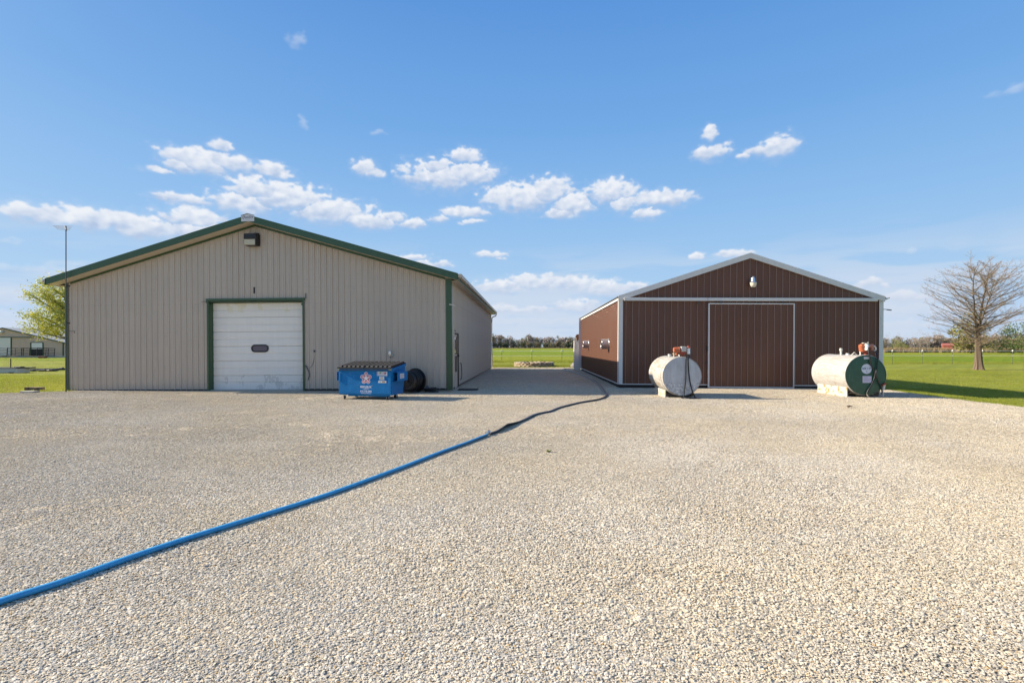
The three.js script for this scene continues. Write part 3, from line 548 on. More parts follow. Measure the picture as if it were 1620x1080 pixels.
// ------------------------------------------------------------------ the brown barn (right)
const B = { W: 10.6, m: 0.33, L: 15.4, top: 5.57 };
const brownBarn = thing('brown_barn', 'brown ribbed steel barn with white trim and a large sliding door', 'barn', [4.43, 0, -20.92]);
brownBarn.rotation.set(0, -0.0357, -0.006); brownBarn.updateMatrixWorld(true);
{
  const c = B.W / 2, yt = (x) => B.top - Math.abs(x - c) * B.m, H = yt(0) - 0.06, sp = 0.265, sw = sp * 4;
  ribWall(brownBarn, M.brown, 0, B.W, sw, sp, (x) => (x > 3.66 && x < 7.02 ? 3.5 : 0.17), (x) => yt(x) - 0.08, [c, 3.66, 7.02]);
  const left = new THREE.Matrix4().makeRotationY(-Math.PI / 2).setPosition(0, 0, -B.L);       // local x runs from the far end to the front
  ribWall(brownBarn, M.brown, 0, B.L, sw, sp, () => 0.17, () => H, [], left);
  mesh('side_wall', [box(0.05, H - 0.1, B.L - 0.1, B.W - 0.03, H / 2 + 0.05, -B.L / 2)], M.brownPlain, brownBarn);
  mesh('rear_wall', [prism([[0, 0.1], [B.W, 0.1], [B.W, H], [c, yt(c) - 0.1], [0, H]], -B.L, -B.L + 0.05)], M.brownPlain, brownBarn);
  mesh('door_backing', [box(3.6, 3.6, 0.04, 5.34, 1.85, -0.06)], M.dark, brownBarn);
  mesh('skirt_board', [box(B.W - 0.02, 0.62, 0.04, c, -0.155, -0.03)], M.skirt, brownBarn);
  mesh('skirt_board', [box(0.04, 0.62, B.L - 0.1, 0.03, -0.155, -B.L / 2)], M.skirt, brownBarn);
  mesh('skirt_board', [box(0.04, 0.8, B.L - 0.1, B.W - 0.03, -0.245, -B.L / 2)], M.skirt, brownBarn);
  for (const g of [box(3.52, 0.035, 0.035, 1.84, 0.163, 0.022), box(3.38, 0.035, 0.035, 8.78, 0.163, 0.022), box(0.035, 0.035, B.L - 0.1, -0.022, 0.163, -B.L / 2)]) mesh('base_trim', [g], M.whiteTrim, brownBarn);
  mesh('corner_trim', [box(0.16, H - 0.15, 0.012, 0.055, H / 2 + 0.075, 0.042), box(0.012, H - 0.15, 0.13, -0.041, H / 2 + 0.075, -0.039)], M.whiteTrim, brownBarn);
  mesh('corner_trim', [box(0.16, H - 0.15, 0.012, B.W - 0.055, H / 2 + 0.075, 0.042), box(0.012, H - 0.15, 0.13, B.W + 0.041, H / 2 + 0.075, -0.039)], M.whiteTrim, brownBarn);
  mesh('corner_trim', [box(0.012, H - 0.15, 0.16, -0.041, H / 2 + 0.075, -B.L + 0.05), box(0.2, H - 0.15, 0.012, -0.1, H / 2 + 0.075, -B.L + 0.13)], M.whiteTrim, brownBarn);
  const back = -B.L - 0.15, front = 0.10;
  for (const s of [-1, 1]) {
    const X = (d) => c + s * d, pts = (lo, hi, d1) => { const q = [[X(0), yt(c) + lo], [X(d1), yt(X(d1)) + lo], [X(d1), yt(X(d1)) + hi], [X(0), yt(c) + hi]]; return s > 0 ? q : q.reverse(); };
    mesh('roof', [prism(pts(-0.055, -0.012, c + 0.10), back, front - 0.02)], M.roofDark, brownBarn);
    mesh('rake_trim', [prism(pts(-0.215, -0.012, c + 0.06), front - 0.018, front), prism(pts(-0.012, 0.004, c + 0.06), front - 0.12, front)], M.whiteTrim, brownBarn);
    mesh('rake_soffit', [prism(pts(-0.215, -0.2, c + 0.04), 0.03, front - 0.02)], M.whiteTrim, brownBarn);
    mesh('eave_trim', [box(0.02, 0.13, B.L + 0.05, c + s * (c + 0.05), yt(0) - 0.135, -B.L / 2)], M.whiteTrim, brownBarn);
  }
  mesh('gutter_end', [rod([B.W + 0.05, yt(0) - 0.14, 0.05], [B.W + 0.26, yt(0) - 0.06, 0.05], 0.04, 0.03, 8), box(0.12, 0.02, B.L, B.W + 0.14, yt(0) - 0.13, -B.L / 2)], M.galvPaint, brownBarn);
  mesh('wire_bracket', [rod([B.W + 0.02, 3.29, 0.02], [B.W + 0.26, 3.27, 0.05], 0.014), rod([B.W + 0.16, 3.27, 0.05], [B.W + 0.34, 3.25, 0.05], 0.022)], M.dark, brownBarn);
  // track and sliding door
  mesh('door_track', [rbox(3.40, 0.13, 0.11, 0.012, 1.86, 3.665, 0.085), rbox(6.78, 0.13, 0.12, 0.012, 6.96, 3.665, 0.09)], M.whiteTrim, brownBarn);
  for (const x of [4.1, 6.6, 3.2]) mesh('track_hanger', [box(0.05, 0.12, 0.05, x, 3.56, 0.085), cyl(0.03, 0.03, 0.04, 10, x, 3.6, 0.085, Math.PI / 2)], M.steelDark, brownBarn);
  const sd = new THREE.Group(); sd.name = 'sliding_door'; sd.position.set(3.61, 0.05, 0.07); brownBarn.add(sd);
  const dw = 3.46, dh = 3.46;
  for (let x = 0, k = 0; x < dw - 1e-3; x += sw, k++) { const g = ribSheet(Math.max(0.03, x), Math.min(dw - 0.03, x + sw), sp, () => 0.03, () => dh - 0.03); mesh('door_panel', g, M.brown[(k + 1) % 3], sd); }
  mesh('door_frame', [rbox(0.055, dh, 0.075, 0.006, 0.02, dh / 2, 0.0), rbox(0.045, dh, 0.075, 0.006, dw - 0.02, dh / 2, 0.0), rbox(dw, 0.045, 0.075, 0.006, dw / 2, dh - 0.02, 0.002), rbox(dw, 0.05, 0.075, 0.006, dw / 2, 0.022, 0.002)], M.whiteTrim, sd);
  mesh('door_handle', [rbox(0.04, 0.2, 0.05, 0.01, -0.03, 1.6, 0.0)], M.steelDark, sd);
  mesh('door_bolt', [rod([-0.09, 1.02, 0.0], [-0.03, 1.02, 0.03], 0.02)], M.steelDark, sd);
  mesh('door_catch', [rod([dw + 0.02, 1.1, 0], [dw + 0.25, 1.1, -0.02], 0.012)], M.steelDark, sd);
  // white door leaf standing open at the far end, and a hood above it
  mesh('open_door_leaf', [rbox(0.42, 2.15, 0.05, 0.008, -0.26, 1.1, -B.L - 0.25), rbox(0.05, 2.15, 0.4, 0.008, -0.48, 1.1, -B.L - 0.42)], M.whiteTrim, brownBarn);
  mesh('door_hood', [cyl(0.16, 0.16, 0.5, 14, -0.24, 2.45, -B.L - 0.3, Math.PI / 2), rbox(0.3, 0.2, 0.4, 0.03, -0.2, 2.3, -B.L - 0.3)], M.brownPlain, brownBarn);
}
const onBrown = (o, x, y, z) => { o.position.copy(brownBarn.localToWorld(V(x, y, z))); o.rotation.copy(brownBarn.rotation); return o; };
{
  const lamp = onBrown(thing('yard_light', 'silver jar shaped yard light under the brown barn peak', 'lamp'), 5.36, 4.34, 0.03);
  const pts = [[0.0, 0.25], [0.045, 0.25], [0.055, 0.20], [0.075, 0.18], [0.085, 0.06], [0.13, 0.02], [0.14, 0.0]].map((p) => new THREE.Vector2(...p));
  mesh('hood', [new THREE.LatheGeometry(pts, 24).translate(0, 0, 0.17)], M.galv, lamp);
  mesh('lens', [new THREE.LatheGeometry([[0.0, -0.19], [0.085, -0.18], [0.12, -0.10], [0.135, -0.005]].map((p) => new THREE.Vector2(...p)), 24).translate(0, 0, 0.17)], std(0.7, 0.66, 0.55, 0.25), lamp);
  mesh('bracket', [rbox(0.1, 0.2, 0.03, 0.008, 0, 0.12, 0.0), box(0.05, 0.05, 0.12, 0, 0.13, 0.07)], M.galvPaint, lamp);
}
for (const [s, y, label] of [[2.75, 1.83, 'round galvanised vent hood on the brown side wall, nearer one'], [10.9, 1.86, 'round galvanised vent hood on the brown side wall, farther one']]) {
  const v = onBrown(thing('vent_hood', label, 'vent', [0, 0, 0]), 0, y, -s);
  const duct = (r) => cyl(r, r, 0.36, 28, -0.17, 0, 0, 0, 0, Math.PI / 2, true);
  mesh('duct', [duct(0.235), cyl(0.225, 0.225, 0.36, 28, -0.17, 0, 0, 0, 0, Math.PI / 2, true)], std(0.55, 0.52, 0.49, 0.4, { metalness: 0.6, side: THREE.DoubleSide, roughnessMap: rep(T_weatherRough, 0.3) }), v);
  mesh('rim', [new THREE.TorusGeometry(0.232, 0.014, 8, 32).rotateY(Math.PI / 2).translate(-0.35, 0, 0), new THREE.TorusGeometry(0.245, 0.018, 8, 32).rotateY(Math.PI / 2).translate(-0.02, 0, 0)], M.galv, v);
  mesh('damper', [cyl(0.215, 0.215, 0.02, 24, -0.14, 0, 0, 0, 0, Math.PI / 2), box(0.01, 0.43, 0.02, -0.16, 0, 0)], M.dark, v);
}

// ------------------------------------------------------------------ fuel tanks
const SHADES = {
  shell1: dataTex(512, (u, v) => {              // chalky white paint with rust runs and grime bands
    const n = fbm(u * 6, v * 6, 5, 301, 6), run = fbm(u * 5, v * 60, 4, 303), f = fbm(u * 40, v * 40, 3, 305, 40);
    let k = 0.46 + 0.16 * (n - 0.5); const dirt = sst(0.46, 0.66, run * 0.65 + n * 0.4);
    const rust = f > 0.62 && n > 0.5 ? 1 : 0;
    let c = [k, k * 0.965, k * 0.88].map((x, i) => x * mixn(1, [0.62, 0.56, 0.45][i], dirt * 0.75));
    if (rust) c = [mixn(c[0], 0.30, 0.5), mixn(c[1], 0.17, 0.5), mixn(c[2], 0.08, 0.5)];
    return c;
  }),
  shell2: dataTex(512, (u, v) => {
    const n = fbm(u * 6, v * 6, 5, 311, 6), run = fbm(u * 4, v * 44, 4, 313), f = fbm(u * 40, v * 40, 3, 315, 40);
    let k = 0.45 + 0.12 * (n - 0.5); const dirt = sst(0.46, 0.70, run * 0.65 + n * 0.4);
    let c = [k, k * 0.975, k * 0.93].map((x, i) => x * mixn(1, [0.74, 0.68, 0.58][i], dirt * 0.6));
    if (f > 0.69) c = [mixn(c[0], 0.34, 0.45), mixn(c[1], 0.2, 0.45), mixn(c[2], 0.1, 0.45)];
    return c;
  }),
  end1: dataTex(512, (u, v) => {                // weathered grey paint, chipped to white towards the rim
    const n = fbm(u * 7, v * 7, 5, 321), run = fbm(u * 34, v * 4, 4, 323), f = fbm(u * 26, v * 26, 4, 325), s = fbm(u * 70, v * 70, 2, 327);
    let k = 0.47 + 0.16 * (n - 0.5) + 0.14 * (run - 0.5); let c = [k * 0.98, k, k * 1.02];
    if (v < 0.30 && f > 0.60) c = [0.64, 0.64, 0.62]; else if (v < 0.34 && f < 0.36) c = c.map((x) => x * 0.72);
    if (s > 0.83) c = [0.32, 0.24, 0.18];
    return c;
  }),
  end2: dataTex(512, (u, v) => {
    const n = fbm(u * 7, v * 7, 5, 331), run = fbm(u * 50, v * 5, 4, 333), s = fbm(u * 60, v * 60, 2, 337), k = 1 + 0.25 * (n - 0.5) + (run > 0.68 ? 0.35 : 0);
    return s > 0.86 ? [0.10, 0.16, 0.12] : [0.022 * k, 0.083 * k, 0.050 * k];
  }),
  skid: dataTex(256, (u, v) => {
    const n = fbm(u * 5, v * 5, 5, 341, 5), r = fbm(u * 9 + 3, v * 9, 4, 343, 9); const k = 0.47 + 0.16 * (n - 0.5);
    return r > 0.66 ? [0.40, 0.24, 0.10] : r > 0.61 ? [0.52, 0.42, 0.28] : [k, k * 0.965, k * 0.87];
  }),
};
const redMetal = std(0.33, 0.055, 0.028, 0.5, { map: rep(T_weather, 0.3) }), orangeMetal = std(0.46, 0.13, 0.055, 0.55, { map: rep(T_weather, 0.3) });
const hoseRubber = std(0.013, 0.013, 0.014, 0.45);
function tankBody(t, R, L, cy, shellMat, endMat) {
  // axis along z, front head at z = 0
  const prof = [[R - 0.012, 0.006], [R, 0.0], [R, -0.035], [R - 0.012, -0.045], [R - 0.012, -L * 0.34], [R - 0.004, -L * 0.345], [R - 0.004, -L * 0.355], [R - 0.012, -L * 0.36], [R - 0.012, -L * 0.69], [R - 0.004, -L * 0.695], [R - 0.004, -L * 0.705], [R - 0.012, -L * 0.71], [R - 0.012, -L + 0.045], [R, -L + 0.035], [R, -L], [R - 0.03, -L - 0.01], [0, -L - 0.05]];
  const n = 72, pos = [], uv = [], idx = [];
  let run = 0;
  prof.forEach(([r, z], i) => { if (i) run += Math.hypot(r - prof[i - 1][0], z - prof[i - 1][1]); for (let k = 0; k <= n; k++) { const a = k / n * 2 * Math.PI; pos.push(Math.sin(a) * r, cy + Math.cos(a) * r, z); uv.push(run / 2.0, k / n * 2); } });
  for (let i = 0; i < prof.length - 1; i++) for (let k = 0; k < n; k++) { const a = i * (n + 1) + k, b = a + 1, c = a + n + 1, d = c + 1; idx.push(a, c, b, b, c, d); }
  const g = new THREE.BufferGeometry(); g.setAttribute('position', new THREE.Float32BufferAttribute(pos, 3)); g.setAttribute('uv', new THREE.Float32BufferAttribute(uv, 2)); g.setIndex(idx);
  const sm = g.toNonIndexed(); g.computeVertexNormals();
  mesh('shell', g, shellMat, t);
  const e = new THREE.CircleGeometry(R - 0.012, 72), p = e.attributes.position;
  const head = new THREE.LatheGeometry([[0, 0.018], [R * 0.5, 0.016], [R * 0.8, 0.010], [R - 0.03, 0.0], [R - 0.012, -0.004]].map((q) => new THREE.Vector2(...q)), 72).rotateX(Math.PI / 2).translate(0, cy, -0.004);
  const hp = head.attributes.position, hu = head.attributes.uv; for (let i = 0; i < hp.count; i++) hu.setXY(i, 0.5 + hp.getX(i) / (2 * R), 0.5 + (hp.getY(i) - cy) / (2 * R));
  mesh('tank_end', head, endMat, t);
}
{
  const R = 0.642, L = 1.88, cy = 0.735;
  const t = thing('fuel_tank', 'weathered white fuel tank with grey end and black hose, left of the sliding door', 'fuel tank', [5.585, 0, -16.6]);
  t.rotation.y = -0.035;
  tankBody(t, R, L, cy, std(1, 1, 1, 0.6, { map: SHADES.shell1 }), std(1, 1, 1, 0.55, { map: SHADES.end1 }));
  const skidM = std(1, 1, 1, 0.7, { map: rep(SHADES.skid, 0.9) });
  for (const s of [-1, 1]) mesh('skid_rail', [rbox(0.03, 0.24, 1.35, 0.006, s * 0.46, 0.14, -0.95), rbox(0.14, 0.03, 1.35, 0.006, s * 0.42, 0.025, -0.95)], skidM, t);
  for (const z of [-0.45, -1.5]) mesh('skid_cross', [box(0.88, 0.12, 0.06, 0, 0.08, z)], M.steelDark, t);
  mesh('filler_cap', [cyl(0.05, 0.05, 0.05, 14, -0.14, cy + R + 0.01, -0.95), cyl(0.065, 0.06, 0.035, 14, -0.14, cy + R + 0.05, -0.95)], M.galvPaint, t);
  mesh('vent_cap', [cyl(0.03, 0.03, 0.09, 12, -0.08, cy + R + 0.03, -0.62), cyl(0.05, 0.045, 0.04, 12, -0.08, cy + R + 0.09, -0.62)], std(0.5, 0.36, 0.22, 0.6), t);
  mesh('lifting_lug', [tube([[0.0, cy + R - 0.02, -0.40], [0.0, cy + R + 0.06, -0.36], [0.02, cy + R - 0.01, -0.3]], 0.012, 6)], M.galvPaint, t);
  mesh('band_strap', [new THREE.TorusGeometry(R - 0.004, 0.012, 6, 72).translate(0, cy, -0.30)], M.whiteTrim, t);
  // pump with meter and filter
  const p = new THREE.Group(); p.name = 'fuel_pump'; p.position.set(0.05, cy + R - 0.02, -0.16); t.add(p);
  mesh('riser_pipe', [cyl(0.035, 0.03, 0.14, 14, 0, 0.06, 0), cyl(0.06, 0.06, 0.03, 14, 0, 0.015, 0), rbox(0.2, 0.11, 0.13, 0.02, 0.02, 0.15, 0)], redMetal, p);
  mesh('motor', [cyl(0.09, 0.09, 0.16, 20, -0.17, 0.24, 0, 0, 0, Math.PI / 2), cyl(0.1, 0.1, 0.03, 20, -0.1, 0.24, 0, 0, 0, Math.PI / 2), cyl(0.07, 0.085, 0.03, 20, -0.26, 0.24, 0, 0, 0, Math.PI / 2), rbox(0.06, 0.14, 0.12, 0.02, -0.18, 0.14, 0)], orangeMetal, p);
  mesh('meter_box', [rbox(0.17, 0.17, 0.14, 0.015, 0.04, 0.27, 0.02)], std(0.45, 0.44, 0.40, 0.5), p);
  mesh('outlet_elbow', [tube([[0.1, 0.27, 0], [0.18, 0.31, 0], [0.215, 0.33, 0.02], [0.24, 0.27, 0.03]], 0.038, 10, 20), rbox(0.07, 0.07, 0.07, 0.015, 0.215, 0.35, 0.01)], redMetal, p);
  mesh('filter', [cyl(0.055, 0.055, 0.17, 18, 0.205, 0.19, 0.03), cyl(0.05, 0.058, 0.02, 18, 0.205, 0.285, 0.03)], std(0.78, 0.77, 0.74, 0.35), p);
  mesh('nozzle', [rbox(0.05, 0.16, 0.08, 0.02, 0.285, 0.2, 0.03), tube([[0.285, 0.12, 0.03], [0.29, 0.05, 0.06], [0.24, 0.0, 0.1]], 0.018, 8)], M.steelDark, p);
  mesh('hose', [tube([[0.15, cy + R + 0.04, -0.1], [0.115, cy + R - 0.02, 0.05], [0.11, cy + 0.3, 0.05], [0.10, cy - 0.15, 0.055], [0.055, cy - 0.5, 0.06], [0.035, 0.03, 0.08]], 0.020, 8, 60), tube([[0.24, cy + R + 0.05, -0.1], [0.185, cy + R - 0.04, 0.05], [0.20, cy + 0.25, 0.05], [0.24, cy - 0.15, 0.055], [0.31, cy - 0.45, 0.06], [0.37, cy - 0.60, 0.05], [0.40, 0.06, 0.03]], 0.020, 8, 60), tube([[0.035, 0.03, 0.08], [0.12, 0.022, 0.17], [0.3, 0.022, 0.22], [0.43, 0.025, 0.14], [0.40, 0.06, 0.03]], 0.020, 8, 40)], hoseRubber, t);
  mesh('steel_plate', [box(0.6, 0.02, 0.3, 0.28, 0.012, 0.05)], M.steelDark, t);
}
{
  const R = 0.683, L = 2.0, cy = 0.752;
  const t = thing('fuel_tank', 'clean white fuel tank with dark green end and crossed black hoses, beside the lawn', 'fuel tank', [11.83, 0, -16.9]);
  t.rotation.y = -0.035;
  tankBody(t, R, L, cy, std(1, 1, 1, 0.45, { map: SHADES.shell2 }), std(1, 1, 1, 0.4, { map: SHADES.end2 }));
  const skidM = std(1, 1, 1, 0.65, { map: rep(SHADES.skid, 1.3) });
  for (const s of [-1, 1]) {
    mesh('skid_rail', [rbox(0.03, 0.33, 1.75, 0.006, s * 0.53, 0.175, -0.98), rbox(0.16, 0.03, 1.75, 0.006, s * 0.48, 0.02, -0.98)], skidM, t);
  }
  for (const z of [-0.3, -1.6]) mesh('skid_cross', [tube([[-0.5, 0.02, z], [-0.3, 0.13, z], [0, 0.05, z], [0.3, 0.13, z], [0.5, 0.02, z]], 0.022, 8, 30)], skidM, t);
  mesh('vent_cap', [cyl(0.035, 0.035, 0.16, 14, -0.17, cy + R + 0.06, -1.05), cyl(0.055, 0.055, 0.05, 14, -0.17, cy + R + 0.15, -1.05), cyl(0.05, 0.045, 0.03, 14, -0.17, cy + R + 0.20, -1.05)], std(0.62, 0.56, 0.48, 0.5), t);
  mesh('filler_cap', [cyl(0.06, 0.05, 0.06, 14, -0.11, cy + R + 0.01, -0.78)], M.whiteTrim, t);
  mesh('lifting_lug', [rod([-0.14, cy + R - 0.03, -0.55], [-0.05, cy + R + 0.075, -0.5], 0.012), rod([-0.05, cy + R + 0.075, -0.5], [0.05, cy + R - 0.03, -0.5], 0.012)], M.whiteTrim, t);
  mesh('gauge', [cyl(0.022, 0.022, 0.10, 12, 0.02, cy + R + 0.04, -0.30), cyl(0.03, 0.03, 0.02, 12, 0.02, cy + R + 0.09, -0.30)], M.whiteTrim, t);
  const p = new THREE.Group(); p.name = 'fuel_pump'; p.position.set(0.10, cy + R - 0.02, -0.15); t.add(p);
  mesh('riser_pipe', [cyl(0.04, 0.035, 0.14, 14, 0, 0.06, 0), cyl(0.065, 0.065, 0.03, 14, 0, 0.015, 0), rbox(0.18, 0.12, 0.13, 0.02, 0.0, 0.14, 0)], redMetal, p);
  mesh('motor', [cyl(0.095, 0.095, 0.2, 20, -0.11, 0.25, -0.02, 0.2, 0, 0.25), cyl(0.105, 0.105, 0.03, 20, -0.09, 0.17, -0.02, 0.2, 0, 0.25), rbox(0.1, 0.1, 0.12, 0.03, -0.13, 0.33, 0.0)], orangeMetal, p);
  mesh('top_bracket', [rbox(0.16, 0.03, 0.1, 0.01, -0.04, 0.41, 0.02), rod([0.05, 0.39, 0.04], [0.06, 0.44, 0.04], 0.02)], std(0.5, 0.42, 0.33, 0.6), p);
  mesh('filter', [cyl(0.06, 0.06, 0.2, 18, -0.02, 0.28, 0.09), cyl(0.045, 0.06, 0.02, 18, -0.02, 0.175, 0.09)], std(0.80, 0.79, 0.76, 0.35), p);
  mesh('meter_body', [cyl(0.06, 0.06, 0.17, 16, 0.15, 0.31, 0, 0, 0, Math.PI / 2), rbox(0.1, 0.12, 0.12, 0.02, 0.2, 0.22, 0)], std(0.42, 0.17, 0.11, 0.5), p);
  mesh('nozzle', [tube([[0.24, 0.33, 0.02], [0.30, 0.27, 0.03], [0.31, 0.20, 0.03], [0.27, 0.14, 0.03]], 0.025, 8, 16)], M.whiteTrim, p);
  mesh('hose', [tube([[0.10, cy + R + 0.25, -0.02], [0.085, cy + R + 0.1, 0.02], [0.10, cy + R - 0.06, 0.05], [0.15, cy + 0.35, 0.05], [0.27, cy + 0.06, 0.055], [0.19, cy - 0.25, 0.05], [0.05, cy - 0.5, 0.05], [0.0, cy - 0.62, 0.06]], 0.022, 8, 70), tube([[0.40, cy + R + 0.12, -0.1], [0.36, cy + R - 0.1, 0.045], [0.34, cy + 0.3, 0.05], [0.285, cy + 0.04, 0.085], [0.39, cy - 0.22, 0.05], [0.50, cy - 0.45, 0.03], [0.54, cy - 0.62, 0.0]], 0.020, 8, 70)], hoseRubber, t);
  mesh('hose_loop', [tube([[0.0, cy - 0.62, 0.06], [0.04, 0.05, 0.07], [0.14, 0.022, 0.05], [0.4, 0.025, 0.04], [0.53, 0.06, 0.02], [0.54, cy - 0.62, 0.0]], 0.019, 8, 50)], std(0.30, 0.26, 0.21, 0.6), t);
  // print on the green end
  const c = document.createElement('canvas'); c.width = c.height = 256; const x = c.getContext('2d');
  x.fillStyle = '#d6dae4'; x.fillRect(0, 0, 256, 256); x.fillStyle = '#2b5872'; x.font = 'bold 74px sans-serif'; x.textAlign = 'center'; x.fillText('ME I P', 128, 142, 220); x.font = 'bold 60px sans-serif'; x.fillText('L', 136, 220);
  const ct = new THREE.CanvasTexture(c); ct.colorSpace = THREE.SRGBColorSpace;
  mesh('round_decal', new THREE.CylinderGeometry(0.165, 0.165, 0.004, 40).rotateX(Math.PI / 2).rotateZ(Math.PI / 2).translate(0.02, cy + 0.21, 0.0165), [std(0.7, 0.7, 0.72, 0.5), std(0.9, 0.9, 0.9, 0.5, { map: ct }), std(0.7, 0.7, 0.72, 0.5)], t);
  const c2 = document.createElement('canvas'); c2.width = 256; c2.height = 200; const y = c2.getContext('2d');
  y.fillStyle = '#d0cbdc'; y.fillRect(0, 0, 256, 200); y.fillStyle = '#8d8aa6'; for (let k = 0; k < 8; k++) y.fillRect(16, 22 + k * 20, 120 + ((k * 53) % 90), 7); y.fillStyle = '#c98a3a'; y.fillRect(214, 66, 20, 26);
  const ct2 = new THREE.CanvasTexture(c2); ct2.colorSpace = THREE.SRGBColorSpace;
  const lab = box(0.29, 0.225, 0.004, 0.035, cy - 0.14, 0.0185); const lu = lab.attributes.uv;
  mesh('paper_label', lab, std(0.92, 0.92, 0.92, 0.55, { map: ct2 }), t);
  mesh('small_label', [box(0.17, 0.08, 0.004, 0.02, cy + 0.575, 0.012, -0.04)], std(0.62, 0.63, 0.63, 0.5, { map: rep(T_weather, 0.2) }), t);
  mesh('nozzle_holster', [rbox(0.13, 0.05, 0.09, 0.012, 0.575, cy - 0.30, 0.03, 0, 0, 0.45)], redMetal, t);
  mesh('holster_post', [rbox(0.06, 0.16, 0.04, 0.008, 0.615, 0.36, -0.02, 0, 0, -0.25), rbox(0.04, 0.26, 0.03, 0.008, 0.585, 0.15, -0.04)], M.whiteTrim, t);
}
// ------------------------------------------------------------------ dumpster
{
  const W = 1.9, yaw = 0.20;                    // local x to the right along the front, front face at z = 0
  const d = thing('dumpster', 'blue steel rubbish dumpster with black ribbed lids on casters', 'dumpster', [-3.82, 0, -15.98]);
  d.scale.setScalar(0.955);
  d.rotation.y = -yaw;
  const T_paint = dataTex(512, (u, v) => { const n = fbm(u * 6, v * 6, 5, 401, 6), s = fbm(u * 40, v * 6, 4, 403), f = fbm(u * 50, v * 50, 2, 405, 50), k = 1 + 0.22 * (n - 0.5) + (s > 0.66 ? 0.12 : 0); return f > 0.84 ? [0.22, 0.25, 0.28] : [0.004 * k, 0.150 * k, 0.39 * k]; });
  const blue = std(1, 1, 1, 0.55, { specularIntensity: 0.45, map: rep(T_paint, 1.2), bumpMap: rep(T_ripple, 0.8), bumpScale: 0.006 });
  const S = (pts, x0, x1) => new THREE.ExtrudeGeometry(new THREE.Shape(pts.map((p) => new THREE.Vector2(...p))), { depth: x1 - x0, bevelEnabled: false }).rotateY(-Math.PI / 2).translate(x1, 0, 0);
  // outline in (z towards the front, y): rotateY(-90) turns shape x into +z, so give z directly
  const prof = [[-0.02, 0.165], [0, 0.22], [0, 1.02], [-1.12, 1.17], [-1.12, 0.8], [-0.92, 0.165]];
  mesh('body', [S(prof, -W, 0)], blue, d);
  mesh('rim', [rbox(W + 0.06, 0.10, 0.06, 0.008, -W / 2, 1.03, 0.018), S([[-1.14, 1.12], [-0.01, 0.975], [-0.01, 1.06], [-1.14, 1.20]], 0.002, 0.035), S([[-1.14, 1.12], [-0.01, 0.975], [-0.01, 1.06], [-1.14, 1.20]], -W - 0.035, -W - 0.002), rbox(W + 0.06, 0.10, 0.05, 0.008, -W / 2, 1.16, -1.135)], blue, d);
  mesh('corner_post', [rbox(0.09, 0.74, 0.03, 0.006, -0.05, 0.59, 0.010), rbox(0.03, 0.40, 0.12, 0.006, 0.012, 0.42, -0.07)], blue, d);
  mesh('corner_post', [rbox(0.07, 0.30, 0.03, 0.006, -W + 0.04, 0.76, 0.010)], blue, d);
  mesh('bottom_channel', [rbox(W - 0.4, 0.07, 0.06, 0.006, -W / 2 + 0.1, 0.15, -0.10), rbox(W - 0.3, 0.07, 0.06, 0.006, -W / 2, 0.15, -0.8)], blue, d);
  mesh('lid_rod', [rod([-W - 0.02, 1.0, 0.055], [0.02, 1.0, 0.055], 0.012)], M.steelDark, d);
  mesh('rim_scuff', [rbox(0.10, 0.05, 0.012, 0.004, -0.02, 1.015, 0.052), rbox(0.08, 0.05, 0.012, 0.004, -W + 0.01, 1.03, 0.052)], std(0.42, 0.50, 0.42, 0.8, { map: rep(T_weather, 0.1) }), d);
  const lidM = std(0.018, 0.018, 0.019, 0.5, { map: rep(T_weather, 0.6) }), ribM = std(0.05, 0.047, 0.045, 0.6, { map: rep(T_weather, 0.6) });
  for (const [a, b] of [[-W - 0.02, -W / 2 - 0.012], [-W / 2 + 0.012, 0.02]]) {
    const lid = mesh('lid', [S([[0.055, 1.072], [0.055, 1.095], [-1.14, 1.235], [-1.14, 1.212]], a, b), S([[0.075, 1.04], [0.075, 1.098], [0.055, 1.098], [0.055, 1.04]], a, b)], lidM, d);
    for (let k = 0; k < 6; k++) { const x = a + (b - a) * (k + 0.5) / 6; mesh('lid_rib', [S([[0.02, 1.094], [0.0, 1.148], [-1.06, 1.278], [-1.1, 1.222]], x - 0.045, x + 0.045)], ribM, lid); }
  }
  for (const s of [0, 1]) {                     // fork sleeves on both ends
    const x0 = s ? -W - 0.16 : 0.0, x1 = x0 + 0.16, xc = (x0 + x1) / 2, z0 = -0.14, z1 = -0.98;
    const wall = (w, h, x, y) => box(w, h, z0 - z1, x, y, (z0 + z1) / 2);
    mesh('fork_sleeve', [wall(0.16, 0.012, xc, 0.93), wall(0.16, 0.012, xc, 0.63), wall(0.012, 0.288, s ? x0 + 0.006 : x1 - 0.006, 0.78)], blue, d);
  }
  // stickers
  const paper = (draw, w, h) => { const c = document.createElement('canvas'); c.width = w; c.height = h; draw(c.getContext('2d'), w, h); const t = new THREE.CanvasTexture(c); t.colorSpace = THREE.SRGBColorSpace; return t; };
  const sticker = (name, w, h, x, y, z, tex, ry = 0) => { const g = new THREE.BoxGeometry(w, h, 0.003); if (ry) g.rotateY(ry); return mesh(name, g.translate(x, y, z), std(0.9, 0.9, 0.9, 0.5, { map: tex }), d); };
  const warn = paper((x, w, h) => { x.fillStyle = '#d9dde4'; x.fillRect(0, 0, w, h); x.fillStyle = '#b4444a'; x.fillRect(8, 10, 18, h - 20); x.fillRect(w / 2 - 8, 6, 12, h - 12); x.fillStyle = '#6d7482'; for (let k = 0; k < 5; k++) { x.fillRect(44, 20 + k * 20, w / 2 - 70, 8); x.fillRect(w / 2 + 20, 20 + k * 20, w / 2 - 50, 8); } x.fillStyle = '#6f9a5c'; x.fillRect(w / 2 - 70, 14, 44, 40); x.fillStyle = '#b4444a'; x.fillRect(w - 90, 20, 50, 50); }, 320, 128);
